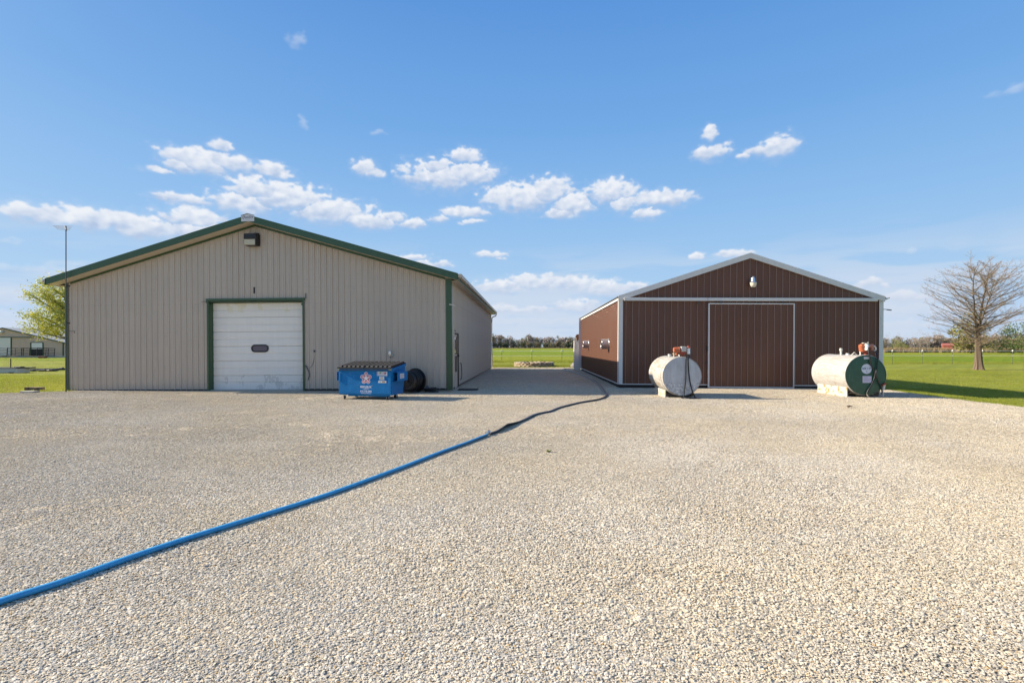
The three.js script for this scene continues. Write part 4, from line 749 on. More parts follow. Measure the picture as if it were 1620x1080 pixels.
  const square = paper((x, w, h) => { x.fillStyle = '#d7dfe8'; x.fillRect(0, 0, w, h); x.strokeStyle = '#c8a23c'; x.lineWidth = 10; x.strokeRect(34, 26, w - 68, h - 52); x.fillStyle = '#8a8468'; x.fillRect(50, 52, w - 100, 22); }, 160, 128);
  const strip = paper((x, w, h) => { x.fillStyle = '#dfe6ea'; x.fillRect(0, 0, w, h); x.fillStyle = '#4a453a'; x.font = 'bold 54px sans-serif'; x.fillText('2 YD', 14, 52); x.fillStyle = '#b88a2e'; x.fillRect(150, 14, 140, 34); x.fillStyle = '#4a453a'; for (let k = 0; k < 6; k++) x.fillRect(156 + k * 22, 18, 10, 26); }, 320, 64);
  sticker('warning_sticker', 0.37, 0.135, -0.325, 0.885, 0.003, warn);
  sticker('warning_sticker', 0.175, 0.115, -0.335, 0.735, 0.003, square);
  sticker('warning_sticker', 0.285, 0.065, -0.32, 0.615, 0.003, strip);
  const side = paper((x, w, h) => { x.fillStyle = '#dadfe6'; x.fillRect(0, 0, w, h); x.fillStyle = '#7a4a50'; x.font = 'bold 52px sans-serif'; x.textAlign = 'center'; x.fillText('CAUTION', w / 2, 62, w - 20); x.fillStyle = '#888'; x.fillRect(20, 80, w - 40, 10); x.fillRect(20, 100, w - 60, 10); }, 256, 128);
  sticker('warning_sticker', 0.34, 0.16, 0.163, 0.79, -0.50, side, Math.PI / 2);
  // emblem and lettering
  const logo = paper((x, w, h) => {
    x.clearRect(0, 0, w, h); const cx = w / 2, cy = 196, petal = (r, wd, col) => { x.strokeStyle = col; x.lineWidth = wd; x.lineCap = 'round'; for (let k = 0; k < 5; k++) { const a = -Math.PI / 2 + k * 2 * Math.PI / 5; x.beginPath(); x.moveTo(cx + Math.cos(a) * 40, cy + Math.sin(a) * 40); x.lineTo(cx + Math.cos(a) * r, cy + Math.sin(a) * r); x.stroke(); } };
    petal(118, 124, '#e4e2ec'); petal(118, 98, '#a94b58'); x.lineJoin = 'round';
    x.strokeStyle = '#ecd8de'; x.lineWidth = 12; for (let k = 0; k < 5; k++) { const a = -Math.PI / 2 + k * 2 * Math.PI / 5; x.save(); x.translate(cx + Math.cos(a) * 112, cy + Math.sin(a) * 112); x.rotate(a + Math.PI / 2); x.beginPath(); x.moveTo(-16, 30); x.lineTo(-16, -24); x.bezierCurveTo(30, -30, 30, 8, -6, 6); x.lineTo(24, 34); x.stroke(); x.restore(); }
    x.fillStyle = '#e8e8ec'; x.beginPath(); for (let k = 0; k < 10; k++) { const a = -Math.PI / 2 + k * Math.PI / 5, r = k % 2 ? 42 : 104; x.lineTo(cx + Math.cos(a) * r, cy + Math.sin(a) * r); } x.fill();
    x.fillStyle = '#e6e9f2'; x.textAlign = 'center'; x.font = 'bold 84px sans-serif'; x.fillText('REPUBLIC', cx, 478, 360); x.font = 'bold 36px sans-serif'; x.fillText('SERVICES', cx, 514, 190); x.font = 'bold 72px sans-serif'; x.fillText('815-778-3856', cx, 600, 360); x.font = 'bold 32px sans-serif'; x.fillText('republicservices.com', cx, 644, 360);
  }, 480, 680);
  const lm = std(0.95, 0.95, 0.95, 0.45, { map: logo, alphaTest: 0.5 });
  const lg = new THREE.PlaneGeometry(0.552, 0.782).translate(-0.905, 0.565, 0.0025);
  mesh('printed_logo', lg, lm, d);
  // casters
  for (const [x, z, a] of [[-0.18, -0.12, 0.3], [-W + 0.16, -0.10, 0.5], [-0.18, -0.80, -0.5], [-W + 0.20, -0.80, 0.9]]) {
    const k = new THREE.Group(); k.name = 'caster'; k.position.set(x, 0, z); k.rotation.y = a; d.add(k);
    mesh('wheel', [cyl(0.068, 0.068, 0.045, 20, 0, 0.07, 0.02, 0, 0, Math.PI / 2), new THREE.TorusGeometry(0.062, 0.012, 8, 20).rotateY(Math.PI / 2).translate(0.02, 0.07, 0.02), new THREE.TorusGeometry(0.062, 0.012, 8, 20).rotateY(Math.PI / 2).translate(-0.02, 0.07, 0.02)], M.rubber, k);
    mesh('fork', [rbox(0.012, 0.11, 0.05, 0.003, 0.04, 0.105, 0.01), rbox(0.012, 0.11, 0.05, 0.003, -0.04, 0.105, 0.01), rbox(0.11, 0.014, 0.10, 0.003, 0, 0.162, -0.01), cyl(0.012, 0.012, 0.1, 8, 0, 0.07, 0.02, 0, 0, Math.PI / 2)], M.galvPaint, k);
  }
}
// ------------------------------------------------------------------ hose reel against the wall
{
  const r = thing('hose_reel', 'solid black round hose reel on the gravel between dumpster and green corner trim', 'hose reel', [-3.72, 0, -18.62]);
  r.rotation.y = -0.38;
  const rim = (R, y, z, t) => new THREE.TorusGeometry(R, t, 10, 48).translate(0, y, z);
  const plastic = std(0.014, 0.014, 0.015, 0.4);
  for (const [z, R] of [[-0.30, 0.43], [0.22, 0.345]]) {
    const k = mesh('rim', [rim(R, 0.45, z, 0.028)], plastic, r);
    if (z > 0) { mesh('flange', [cyl(0.34, 0.34, 0.02, 40, 0, 0.45, z, Math.PI / 2), rim(0.29, 0.45, z + 0.01, 0.062), rim(0.15, 0.45, z + 0.015, 0.016), cyl(0.06, 0.06, 0.05, 16, 0, 0.45, z + 0.02, Math.PI / 2)], plastic, k); continue; }
    mesh('flange', [cyl(0.40, 0.40, 0.02, 40, 0, 0.45, z, Math.PI / 2)], plastic, k);
    for (let s = 0; s < 5; s++) { const a = s * 2 * Math.PI / 5 + 0.3; mesh('spoke', [rod([0, 0.45, z], [Math.cos(a) * R, 0.45 + Math.sin(a) * R, z], 0.022, 0.016)], plastic, k); }
  }
  mesh('drum', [cyl(0.2, 0.2, 0.5, 24, 0, 0.45, -0.04, Math.PI / 2)], plastic, r);
  const coil = []; for (let k = 0; k <= 200; k++) { const t = k / 200, a = t * 2 * Math.PI * 12, R = 0.24 + 0.055 * Math.floor(t * 3), q = (t * 3) % 1, z = (Math.floor(t * 3) % 2 ? 1 - q : q) * 0.42 - 0.24; coil.push([Math.cos(a) * R, 0.45 + Math.sin(a) * R, z]); }
  mesh('coiled_hose', [tube(coil, 0.032, 6, 420)], hoseRubber, r);
  mesh('axle', [rod([0, 0.45, -0.36], [0, 0.45, 0.32], 0.025)], M.steelDark, r);
  mesh('stand', [rod([-0.3, 0.06, 0.12], [0.3, 0.06, 0.12], 0.03), rod([-0.42, 0.02, -0.36], [0, 0.45, -0.36], 0.02), rod([0.42, 0.02, -0.36], [0, 0.45, -0.36], 0.02)], M.steelDark, r);
}
{
  const t = thing('hose_pile', 'small tangle of black hose on the gravel beside the reel', 'hose', [-3.02, 0, -18.75]);
  const pts = []; for (let k = 0; k <= 60; k++) { const a = k / 60 * 2 * Math.PI * 3.3, R = 0.16 - 0.02 * Math.sin(a * 1.7); pts.push([Math.cos(a) * R * 1.3, 0.04 + 0.10 * (0.5 + 0.5 * Math.sin(a * 0.63)) + 0.001 * k, Math.sin(a) * R]); }
  mesh('loop', [tube(pts, 0.030, 7, 160)], hoseRubber, t);
  mesh('fitting', [cyl(0.04, 0.035, 0.12, 10, 0.24, 0.06, 0.05, 0, 0, 1.3), cyl(0.06, 0.06, 0.07, 10, -0.12, 0.2, 0.02, 1.2)], M.steelDark, t);
}
tag(mesh('door_mat', [rbox(0.78, 0.025, 0.62, 0.01, 0, 0, 0)], std(0.022, 0.022, 0.024, 0.9, { map: rep(T_weather, 0.2) })), 'black rubber door mat below the walk door', 'mat').position.set(-1.72, 0.03, -19.85);

// ------------------------------------------------------------------ hoses across the yard
function sweep(path, widths, n = 14) {         // a soft hose: [x, z] points, widths [half width, half height, twist] along it
  const curve = new THREE.CatmullRomCurve3(path.map(([x, z]) => V(x, 0, z)), false, 'centripetal'), N = 420, pos = [], idx = [], uv = [];
  const P = curve.getSpacedPoints(N); let run = 0;
  for (let i = 0; i <= N; i++) {
    const a = P[Math.max(0, i - 1)], b = P[Math.min(N, i + 1)], t = b.clone().sub(a).normalize(), side = V(-t.z, 0, t.x), f = i / N;
    if (i) run += P[i].distanceTo(P[i - 1]);
    let w = widths[0].slice(1); for (let k = 1; k < widths.length; k++) if (f >= widths[k - 1][0]) { const q = clamp((f - widths[k - 1][0]) / (widths[k][0] - widths[k - 1][0])); w = [0, 1, 2].map((j) => mixn(widths[k - 1][j + 1], widths[k][j + 1], q)); }
    const wob = 0.006 * (fbm(run * 2.2, 3.3, 2, 501) - 0.5), base = 0.007 + relief(P[i].x, P[i].z) + Math.hypot(w[0] * Math.sin(w[2]), w[1] * Math.cos(w[2])) * 0.9;
    for (let k = 0; k <= n; k++) {
      const g = k / n * 2 * Math.PI, ex = Math.cos(g), ey = Math.sin(g), u = Math.sign(ex) * Math.pow(Math.abs(ex), 0.85) * (w[0] + wob), v = Math.sign(ey) * Math.pow(Math.abs(ey), 0.85) * w[1];
      const q = P[i].clone().addScaledVector(side, u * Math.cos(w[2]) - v * Math.sin(w[2])); q.y = base + u * Math.sin(w[2]) + v * Math.cos(w[2]); pos.push(q.x, q.y, q.z); uv.push(run, k / n * 0.2);
    }
  }
  for (let i = 0; i < N; i++) for (let k = 0; k < n; k++) { const a = i * (n + 1) + k, b = a + 1, c = a + n + 1, d = c + 1; idx.push(a, b, c, b, d, c); }
  const g = new THREE.BufferGeometry(); g.setAttribute('position', new THREE.Float32BufferAttribute(pos, 3)); g.setAttribute('uv', new THREE.Float32BufferAttribute(uv, 2)); g.setIndex(idx); g.computeVertexNormals();
  return g;
}
const T_hose = dataTex(256, (u, v) => { const k = 0.85 + 0.3 * (fbm(u * 10, v * 10, 4, 511, 10) - 0.5) - (fbm(u * 40, v * 40, 2, 515, 40) > 0.78 ? 0.12 : 0); return [k, k, k]; });
const T_weave = dataTex(128, (u, v) => { const k = 0.5 + 0.25 * Math.sin(u * 2 * Math.PI * 16) + 0.25 * Math.sin(v * 2 * Math.PI * 16); return [k, k, k]; }, false);
{
  const h = thing('blue_hose', 'long bright blue layflat hose lying diagonally across the foreground gravel', 'hose', [0, 0, 0]);
  const blueH = std(0.04, 0.33, 0.64, 0.4, { map: rep(T_hose, 0.7, 0.2), bumpMap: rep(T_weave, 0.06), bumpScale: 0.0006 });
  mesh('sleeve', sweep([[-3.62, -2.7], [-3.36, -3.32], [-3.197, -3.603], [-3.037, -3.983], [-2.82, -4.423], [-2.529, -4.936], [-2.164, -5.585], [-1.72, -6.554], [-1.11, -8.07], [-0.775, -8.86], [-0.48, -9.61]], [[0, 0.035, 0.023, 0.15], [0.5, 0.034, 0.023, 0.15], [0.72, 0.035, 0.024, 0.2], [0.88, 0.036, 0.022, 0.35], [0.985, 0.042, 0.020, 0.5], [1, 0.026, 0.024, 0.2]]), blueH, h);
  const n = thing('hose_coupling', 'steel hose coupling joining the blue and the black hose', 'coupling', [-0.455, 0.055, -9.67]);
  n.rotation.y = -0.40;
  mesh('ring', [cyl(0.032, 0.032, 0.13, 16, 0, 0, 0, Math.PI / 2), cyl(0.040, 0.040, 0.03, 16, 0, 0, 0.03, Math.PI / 2), cyl(0.040, 0.040, 0.03, 16, 0, 0, -0.03, Math.PI / 2)], M.galv, n);
  mesh('lug', [box(0.10, 0.018, 0.02, 0, 0, 0.03), box(0.018, 0.09, 0.02, 0, 0.01, -0.03)], M.steelDark, n);
  const k = thing('black_hose', 'black layflat hose twisting from the coupling and curving between the barns', 'hose', [0, 0, 0]);
  const blackH = std(0.020, 0.026, 0.038, 0.42, { map: rep(T_hose, 0.7, 0.2) });
  mesh('sleeve', sweep([[-0.43, -9.73], [-0.31, -9.96], [-0.132, -10.58], [0.07, -11.1], [0.29, -11.67], [0.62, -12.6], [0.99, -13.14], [1.27, -13.85], [1.75, -14.72], [2.15, -15.35], [2.58, -15.85], [3.0, -16.6], [3.3, -17.6], [3.42, -18.7], [3.62, -20.3], [4.02, -24.6], [4.15, -28.3], [4.15, -31.5], [3.98, -34.4], [3.75, -37.0], [4.0, -38.4], [4.7, -39.0]], [[0, 0.026, 0.024, 0.1], [0.012, 0.060, 0.016, 0.55], [0.03, 0.070, 0.014, 0.75], [0.055, 0.050, 0.016, 0.35], [0.08, 0.045, 0.020, 0.1], [0.3, 0.046, 0.022, 0.1], [0.5, 0.062, 0.022, 0.05], [1, 0.062, 0.022, 0.05]]), blackH, k);
}
{
  const w = thing('weed', 'tiny green weed growing alone in the gravel', 'weed', [0.59, 0.01, -8.12]);
  seed(33); const g = []; for (let k = 0; k < 16; k++) { const a = rr(0, 6.28), L = rr(0.03, 0.075), l = new THREE.SphereGeometry(1, 6, 4).scale(0.012, 0.0035, L * 0.5).translate(0, 0, L * 0.5).rotateX(-rr(0.1, 0.9)).rotateY(a); g.push(l); }
  mesh('leaf_rosette', g, std(0.16, 0.19, 0.03, 0.8), w);
  const c = thing('wood_chip', 'brown splinter of wood lying on the gravel before the right tank', 'debris', [9.4, 0.045, -14.1]);
  mesh('splinter', [rbox(0.13, 0.035, 0.06, 0.012, 0, 0, 0, 0.2, 0.5, 0.1), rbox(0.07, 0.02, 0.035, 0.008, 0.06, 0.005, 0.03, 0, 1, 0.2)], std(0.11, 0.07, 0.04, 0.9), c);
}
// ------------------------------------------------------------------ behind the lane: fire pit, rocks, fence
const stoneA = std(0.42, 0.33, 0.23, 0.9, { map: rep(T_weather, 0.3) }), stoneB = std(0.30, 0.23, 0.16, 0.9, { map: rep(T_weather, 0.3) }), stoneC = std(0.50, 0.40, 0.28, 0.9, { map: rep(T_weather, 0.3) });
function rock(r, s) { const g = new THREE.IcosahedronGeometry(1, 1), p = g.attributes.position; for (let i = 0; i < p.count; i++) { const q = V(p.getX(i), p.getY(i), p.getZ(i)), h = 0.8 + 0.35 * hash(Math.round(q.x * 40), Math.round(q.y * 40) * 97 + Math.round(q.z * 40), s); p.setXYZ(i, q.x * h * r[0], q.y * h * r[1], q.z * h * r[2]); } g.computeVertexNormals(); return g; }
{
  seed(41);
  const f = thing('fire_pit', 'low round ring of stacked tan stones at the end of the lane', 'fire pit', [1.90, 0, -43.6]);
  const shapes = [0, 1, 2, 3].map((k) => metreUV(rock([0.20, 0.085, 0.15], 60 + k)));
  for (let row = 0; row < 3; row++) for (let k = 0; k < 26; k++) {
    const a = (k + row * 0.5) / 26 * 2 * Math.PI, R = 1.62 - row * 0.02 + rr(-0.03, 0.03), m = mesh('stone', shapes[(rnd() * 4) | 0], [stoneA, stoneB, stoneC][(rnd() * 3) | 0], f);
    m.position.set(Math.cos(a) * R, 0.07 + row * 0.125 + rr(-0.01, 0.01), Math.sin(a) * R); m.rotation.set(0, -a + Math.PI / 2 + rr(-0.15, 0.15), rr(-0.06, 0.06)); m.scale.setScalar(rr(0.9, 1.12));
  }
  mesh('ash_bed', [cyl(1.5, 1.5, 0.05, 30, 0, 0.05, 0)], std(0.08, 0.07, 0.06, 0.95), f);
}
{
  seed(43);
  const spots = [[5.15, -41.6, 0.34, 'pale rock leftmost of the rocks by the white corner'], [5.62, -41.9, 0.26, 'grey rock in the middle of the rocks by the white corner'], [5.95, -41.5, 0.22, 'small dark rock nearest the far corner of the brown barn']];
  spots.forEach(([x, z, r, l], k) => { const o = mesh('rock', metreUV(rock([r, r * 0.7, r * 0.8], 80 + k)), k === 2 ? stoneB : std(0.4, 0.36, 0.33, 0.9, { map: rep(T_weather, 0.3) })); o.position.set(x, r * 0.45, z); tag(o, l, 'rock'); });
}
{
  const f = thing('field_fence', 'wire fence of slim dark posts with white caps along the field', 'fence', [0, 0, 0]);
  const postM = std(0.12, 0.14, 0.08, 0.7), wireM = new THREE.MeshPhysicalMaterial({ color: 0xfcfbf6, roughness: 0.95, transmission: 0.7, thickness: 0 }), Z = -57.5;
  const postG = join([box(0.04, 1.55, 0.012, 0, 0.5, 0), box(0.012, 1.55, 0.035, 0, 0.5, -0.02)]), capG = join([cyl(0.08, 0.07, 0.2, 10, 0, 1.24, 0.02), rbox(0.17, 0.08, 0.12, 0.01, 0, 1.22, 0.03)]), clipG = join([box(0.06, 0.07, 0.05, 0, 0.68, 0.03)]);
  const lift = (x) => (x > 20 ? 0.20 : 0.0);
  for (let k = -2; k < 26; k++) { const x = 5.68 + (k - 2) * 3.42, y = groundHeight(x, Z) + (x > 20 ? 0.32 : 0); const m = mesh('post', postG, postM, f); m.position.set(x, y, Z); const c = mesh('insulator', capG, M.whiteTrim, m); mesh('clip', clipG, M.whiteTrim, m); }
  for (const h of [1.22, 0.68]) { const pts = []; for (let k = -2; k < 26; k++) { const x = 5.68 + (k - 2) * 3.42; pts.push([x, groundHeight(x, Z) + (x > 20 ? 0.32 : 0) + h, Z + 0.06]); } const g = []; for (let i = 0; i < pts.length - 1; i++) { const a = pts[i], b = pts[i + 1], L = Math.hypot(b[0] - a[0], b[1] - a[1]); g.push(box(L, 0.032, 0.006, 0, 0, 0, 0, 0, Math.atan2(b[1] - a[1], b[0] - a[0])).translate((a[0] + b[0]) / 2, (a[1] + b[1]) / 2, Z + 0.06)); } mesh('rail_tape', g, wireM, f); }
}

// ------------------------------------------------------------------ trees
const barkMat = std(0.17, 0.13, 0.095, 0.9, { vertexColors: false, map: rep(T_weather, 0.5, 2.0), bumpMap: rep(T_ripple, 0.25, 1.2), bumpScale: 0.05 });
const twigMat = std(0.30, 0.22, 0.145, 0.9);
function grow(out, from, dir, len, r0, o) {    // one curved tapering branch; returns sample points for side shoots
  const P = [from.clone()], d = dir.clone().normalize(), n = o.n ?? 5;
  for (let i = 0; i < n; i++) { d.add(V(rr(-1, 1), rr(-1, 1), rr(-1, 1)).multiplyScalar(o.wander ?? 0.12)); d.y += o.lift ?? 0; d.normalize(); P.push(P[i].clone().addScaledVector(d, len / n)); }
  const sides = o.sides ?? 5;
  for (let i = 0; i < n; i++) out.push(limbSeg(P[i], P[i + 1], r0 * (1 - i / n * (o.taper ?? 0.8)), r0 * (1 - (i + 1) / n * (o.taper ?? 0.8)), sides));
  return P;
}
function limbSeg(a, b, ra, rb, n) {
  const d = b.clone().sub(a).normalize(), u = Math.abs(d.y) > 0.9 ? V(1, 0, 0) : V(0, 1, 0), x = u.clone().cross(d).normalize(), y = d.clone().cross(x), pos = [], nor = [], uv = [];
  for (let k = 0; k < n; k++) {
    const A = k / n * 2 * Math.PI, Bq = (k + 1) / n * 2 * Math.PI, nA = x.clone().multiplyScalar(Math.cos(A)).addScaledVector(y, Math.sin(A)), nB = x.clone().multiplyScalar(Math.cos(Bq)).addScaledVector(y, Math.sin(Bq));
    const p = [a.clone().addScaledVector(nA, ra), a.clone().addScaledVector(nB, ra), b.clone().addScaledVector(nB, rb), b.clone().addScaledVector(nA, rb)];
    for (const [j, m] of [[0, nA], [1, nB], [2, nB], [0, nA], [2, nB], [3, nA]]) { pos.push(p[j].x, p[j].y, p[j].z); nor.push(m.x, m.y, m.z); uv.push(0, 0); }
  }
  const g = new THREE.BufferGeometry(); g.setAttribute('position', new THREE.Float32BufferAttribute(pos, 3)); g.setAttribute('normal', new THREE.Float32BufferAttribute(nor, 3)); g.setAttribute('uv', new THREE.Float32BufferAttribute(uv, 2));
  return g;
}
const T_bark = dataTex(256, (u, v) => { const k = fbm(u * 26, v * 2.2, 4, 701), f = fbm(u * 60, v * 10, 3, 703), c = mixn(0.55, 1.35, sst(0.32, 0.66, k)) * (0.8 + 0.4 * f); return [0.14 * c, 0.098 * c, 0.068 * c]; }), T_barkBump = dataTex(256, (u, v) => { const k = fbm(u * 26, v * 2.2, 4, 701); return [k, k, k]; }, false);
// the bare cypress on the east lawn
{
  seed(64);
  const tr = thing('bare_tree', 'large bare spreading tree with flared trunk standing on the right lawn', 'tree', [40.5, -0.3, -43.8]);
  // fluted, flaring trunk
  const prof = [[0, 0.41], [0.10, 0.36], [0.4, 0.30], [0.9, 0.262], [1.6, 0.235], [2.3, 0.215], [3.0, 0.20], [3.75, 0.15]], n = 28, pos = [], idx = [], uv = [];
  prof.forEach(([y, r], i) => { for (let k = 0; k <= n; k++) { const a = k / n * 2 * Math.PI, fl = 1 + (0.14 * Math.sin(a * 5 + 0.4) + 0.07 * Math.sin(a * 9 + 2)) * clamp(1 - y / 1.9); pos.push(Math.cos(a) * r * fl - y * 0.04, y, Math.sin(a) * r * fl); uv.push(k / n, y / 3.75); } });
  for (let i = 0; i < prof.length - 1; i++) for (let k = 0; k < n; k++) { const a = i * (n + 1) + k, b = a + 1, c = a + n + 1, d = c + 1; idx.push(a, c, b, b, c, d); }
  const g = new THREE.BufferGeometry(); g.setAttribute('position', new THREE.Float32BufferAttribute(pos, 3)); g.setAttribute('uv', new THREE.Float32BufferAttribute(uv, 2)); g.setIndex(idx); g.computeVertexNormals();
  mesh('trunk', g, std(1, 1, 1, 0.9, { map: T_bark, bumpMap: T_barkBump, bumpScale: 0.05 }), tr);
  const twigs = [];
  const shoots = (P, L0, r, dens, up, side) => {   // fine side shoots along a branch, then finer ones
    for (let i = 1; i < P.length; i++) for (let k = 0; k < dens; k++) {
      const t = rnd(), at = P[i - 1].clone().lerp(P[i], t), ax = P[i].clone().sub(P[i - 1]).normalize(), d = V(rr(-1, 1), rr(-0.5, 0.75) + up, rr(-1, 1)).normalize().addScaledVector(ax, 0.75);
      const f = (i - 1 + t) / P.length, L = L0 * (1.05 - 0.55 * f) * rr(0.5, 1.15);
      const Q = grow(twigs, at, d, L, r, { n: 3, wander: 0.16, lift: 0.03, sides: 3, taper: 0.75 });
      for (let q = 0; q < 6; q++) { const b = Q[1 + ((rnd() * 3) | 0)].clone().lerp(Q[(rnd() * 3) | 0], rnd() * 0.5); grow(twigs, b, V(rr(-1, 1), rr(-0.5, 0.7), rr(-1, 1)).addScaledVector(d, 0.7), L * rr(0.25, 0.5), r * 0.55, { n: 2, wander: 0.2, lift: 0, sides: 3, taper: 0.7 }); }
    }
  };
  // two leaders from a low fork; every limb reaches out to a rounded crown
  const reach = (at, d) => { const c = V(0.1, 5.0, 0), R = [4.9, 4.5, 4.8], o = [at.x - c.x, at.y - c.y, at.z - c.z], q = [d.x, d.y, d.z]; let A = 0, B2 = 0, C = -1; for (let k = 0; k < 3; k++) { A += q[k] * q[k] / R[k] ** 2; B2 += o[k] * q[k] / R[k] ** 2; C += o[k] * o[k] / R[k] ** 2; } const D = B2 * B2 - A * C; return D < 0 ? 1 : Math.max(0.6, (-B2 + Math.sqrt(D)) / A); };
  const leaders = [[V(-0.17, 3.5, 0), V(-0.40, 1, 0.1), 5.5, 0.105], [V(-0.12, 3.4, 0), V(0.24, 1, -0.1), 5.6, 0.10], [V(-0.14, 3.3, 0), V(0.05, 1, 0.5), 4.6, 0.075]];
  const limbs = [];
  for (const [at, d, L, r] of leaders) {
    const seg = [], P = grow(seg, at, d, L, r, { n: 9, wander: 0.07, lift: 0.05, sides: 8, taper: 0.86 });
    mesh('leader', seg, barkMat, tr);
    shoots(P.slice(5), 0.6, 0.008, 3, 0.25);
    for (let i = 1; i < P.length; i++) for (let k = 0; k < 3; k++) {
      const a = k * 2.1 + i * 1.3 + rr(-0.4, 0.4), h = i / P.length, p = P[i - 1].clone().lerp(P[i], rnd()), dir = V(Math.cos(a), mixn(0.25, 0.8, h) * rr(0.5, 1.2), Math.sin(a)).normalize();
      limbs.push([p, dir, reach(p, dir) * rr(0.82, 1.03), mixn(0.048, 0.020, h)]);
    }
  }
  for (let k = 0; k < 24; k++) { const a = k * 2.4 + rr(-0.3, 0.3), hb = rr(2.0, 3.7), p = V(-0.04 * hb, hb, 0), dir = V(Math.cos(a), rr(-0.10, 0.12) + (hb - 2.0) * 0.22, Math.sin(a)).normalize(); limbs.push([p, dir, Math.min(4.5, reach(p, dir)) * rr(0.8, 1.03), rr(0.034, 0.052)]); }
  for (const [at, d, L, r] of limbs) {
    const seg = [], P = grow(seg, at, d, L, r, { n: 8, wander: 0.15, lift: 0.036, sides: 5, taper: 0.88 });
    mesh('limb', seg, barkMat, tr);
    shoots(P, Math.min(0.8, 0.28 * L), 0.007, 4, 0.12);
  }
  tag(mesh('twigs', twigs, twigMat, tr), null, null, null, 'stuff');
}
// leaf clumps: many small leaf-sized faces
function leafCloud(count, spread, size, colors) {
  const pos = [], col = [], nor = [];
  for (let k = 0; k < count; k++) {
    const p = spread(); if (!p) continue;
    const a = V(rr(-1, 1), rr(-1, 1), rr(-1, 1)).normalize(), b = V(rr(-1, 1), rr(-1, 1), rr(-1, 1)).cross(a).normalize(), s = size * rr(0.6, 1.3), c = colors[(rnd() * colors.length) | 0], v = rr(0.8, 1.2);
    const q = [p.clone().addScaledVector(a, -s), p.clone().addScaledVector(b, -s * 0.45), p.clone().addScaledVector(a, s), p.clone().addScaledVector(b, s * 0.45)];
    for (const j of [0, 1, 2, 0, 2, 3]) { pos.push(q[j].x, q[j].y, q[j].z); col.push(c[0] * v, c[1] * v, c[2] * v); }
  }
  const g = new THREE.BufferGeometry(); g.setAttribute('position', new THREE.Float32BufferAttribute(pos, 3)); g.setAttribute('color', new THREE.Float32BufferAttribute(col, 3)); g.computeVertexNormals();
  return g;
}
const leafMat = std(1, 1, 1, 0.75, { vertexColors: true, side: THREE.DoubleSide });
const leafThin = new THREE.MeshPhysicalMaterial({ vertexColors: true, roughness: 0.8, transmission: 0.5, thickness: 0, side: THREE.DoubleSide });
{
  seed(72);
  const tr = thing('spring_tree', 'tree with fresh yellow green spring leaves behind the tan barn corner', 'tree', [-38.0, 0, -43.5]);
  const seg = [], P = grow(seg, V(0, -0.1, 0), V(0.0, 1, 0), 6.4, 0.22, { n: 8, wander: 0.05, lift: 0.1, sides: 9, taper: 0.6 });
  mesh('trunk', seg, barkMat, tr);
  const tips = [];
  for (let k = 0; k < 30; k++) {
    const a = k * 2.399, h = 2.6 + 3.8 * (k / 30), at = P[Math.min(8, Math.floor(h / 0.8))].clone(), s = [], Q = grow(s, at, V(Math.cos(a), mixn(0.35, 0.95, k / 30) * rr(0.7, 1.2), Math.sin(a)), mixn(3.1, 2.7, k / 30) * rr(0.75, 1.1), 0.06, { n: 6, wander: 0.12, lift: 0.02, sides: 5, taper: 0.85 });
    for (let i = 2; i < Q.length; i++) for (let j = 0; j < 4; j++) { const T = grow(s, Q[i], V(rr(-1, 1), rr(-0.5, 0.9), rr(-1, 1)).addScaledVector(V(Math.cos(a), 0.2, Math.sin(a)), 0.5), rr(0.4, 1.0), 0.012, { n: 3, wander: 0.2, sides: 3 }); tips.push(T[1], T[2], T[3]); }
    mesh('limb', s, barkMat, tr);
  }
  tag(mesh('leaves', leafCloud(17000, () => tips[(rnd() * tips.length) | 0].clone().add(V(rr(-1, 1), rr(-0.8, 0.8), rr(-1, 1)).multiplyScalar(0.34)), 0.095, [[0.54, 0.53, 0.08], [0.47, 0.49, 0.08], [0.60, 0.54, 0.12], [0.38, 0.43, 0.06]]), leafThin, tr), null, null, null, 'stuff');
}
// trees and bushes beyond the right fence: [x, z, height, radius, kind, label]
function crownTree(name, label, x, z, h, R, colors, bare, group) {
  const tr = thing(name, label, name === 'bush' ? 'bush' : 'tree', [x, groundHeight(x, z), z], group);
  const seg = [], P = grow(seg, V(0, -0.2, 0), V(rr(-0.05, 0.05), 1, 0), h * 0.62, 0.035 * h * 0.6, { n: 5, wander: 0.05, lift: 0.1, sides: 6, taper: 0.7 });
  const ends = [];
  for (let k = 0; k < 16; k++) { const a = k * 2.399, Q = grow(seg, P[1 + (k % 4)], V(Math.cos(a), rr(0.2, 1.0), Math.sin(a)), R * rr(0.55, 1.0), 0.011 * h * 0.5, { n: 4, wander: 0.12, lift: 0.03, sides: 4 }); ends.push(Q[2], Q[3], Q[4]); if (bare) for (let j = 0; j < 8; j++) grow(seg, Q[1 + (j % 4)], V(rr(-1, 1), rr(-0.2, 1), rr(-1, 1)), R * rr(0.2, 0.45), 0.02, { n: 2, sides: 3 }); }
  mesh('trunk', seg, bare ? std(0.21, 0.175, 0.15, 0.9) : barkMat, tr);
  const lobes = []; for (let k = 0; k < 15; k++) { const e = k < 10 ? ends[(rnd() * ends.length) | 0] : V(rr(-0.5, 0.5) * R, h * rr(0.1, 0.5), rr(-0.5, 0.5) * R); lobes.push([e.clone(), R * rr(0.22, 0.42)]); }
  const top = V(0, h * 0.86, 0); lobes.push([top, R * 0.35]);
  tag(mesh(bare ? 'twigs' : 'crown', leafCloud(bare ? 1500 : 4200, () => { const [c, r] = lobes[(rnd() * lobes.length) | 0], d = V(rr(-1, 1), rr(-1, 1), rr(-1, 1)); if (d.length() > 1) return null; return c.clone().addScaledVector(d, r); }, h / (bare ? 70 : 34), colors), leafMat, tr), null, null, null, 'stuff');
  return tr;
}
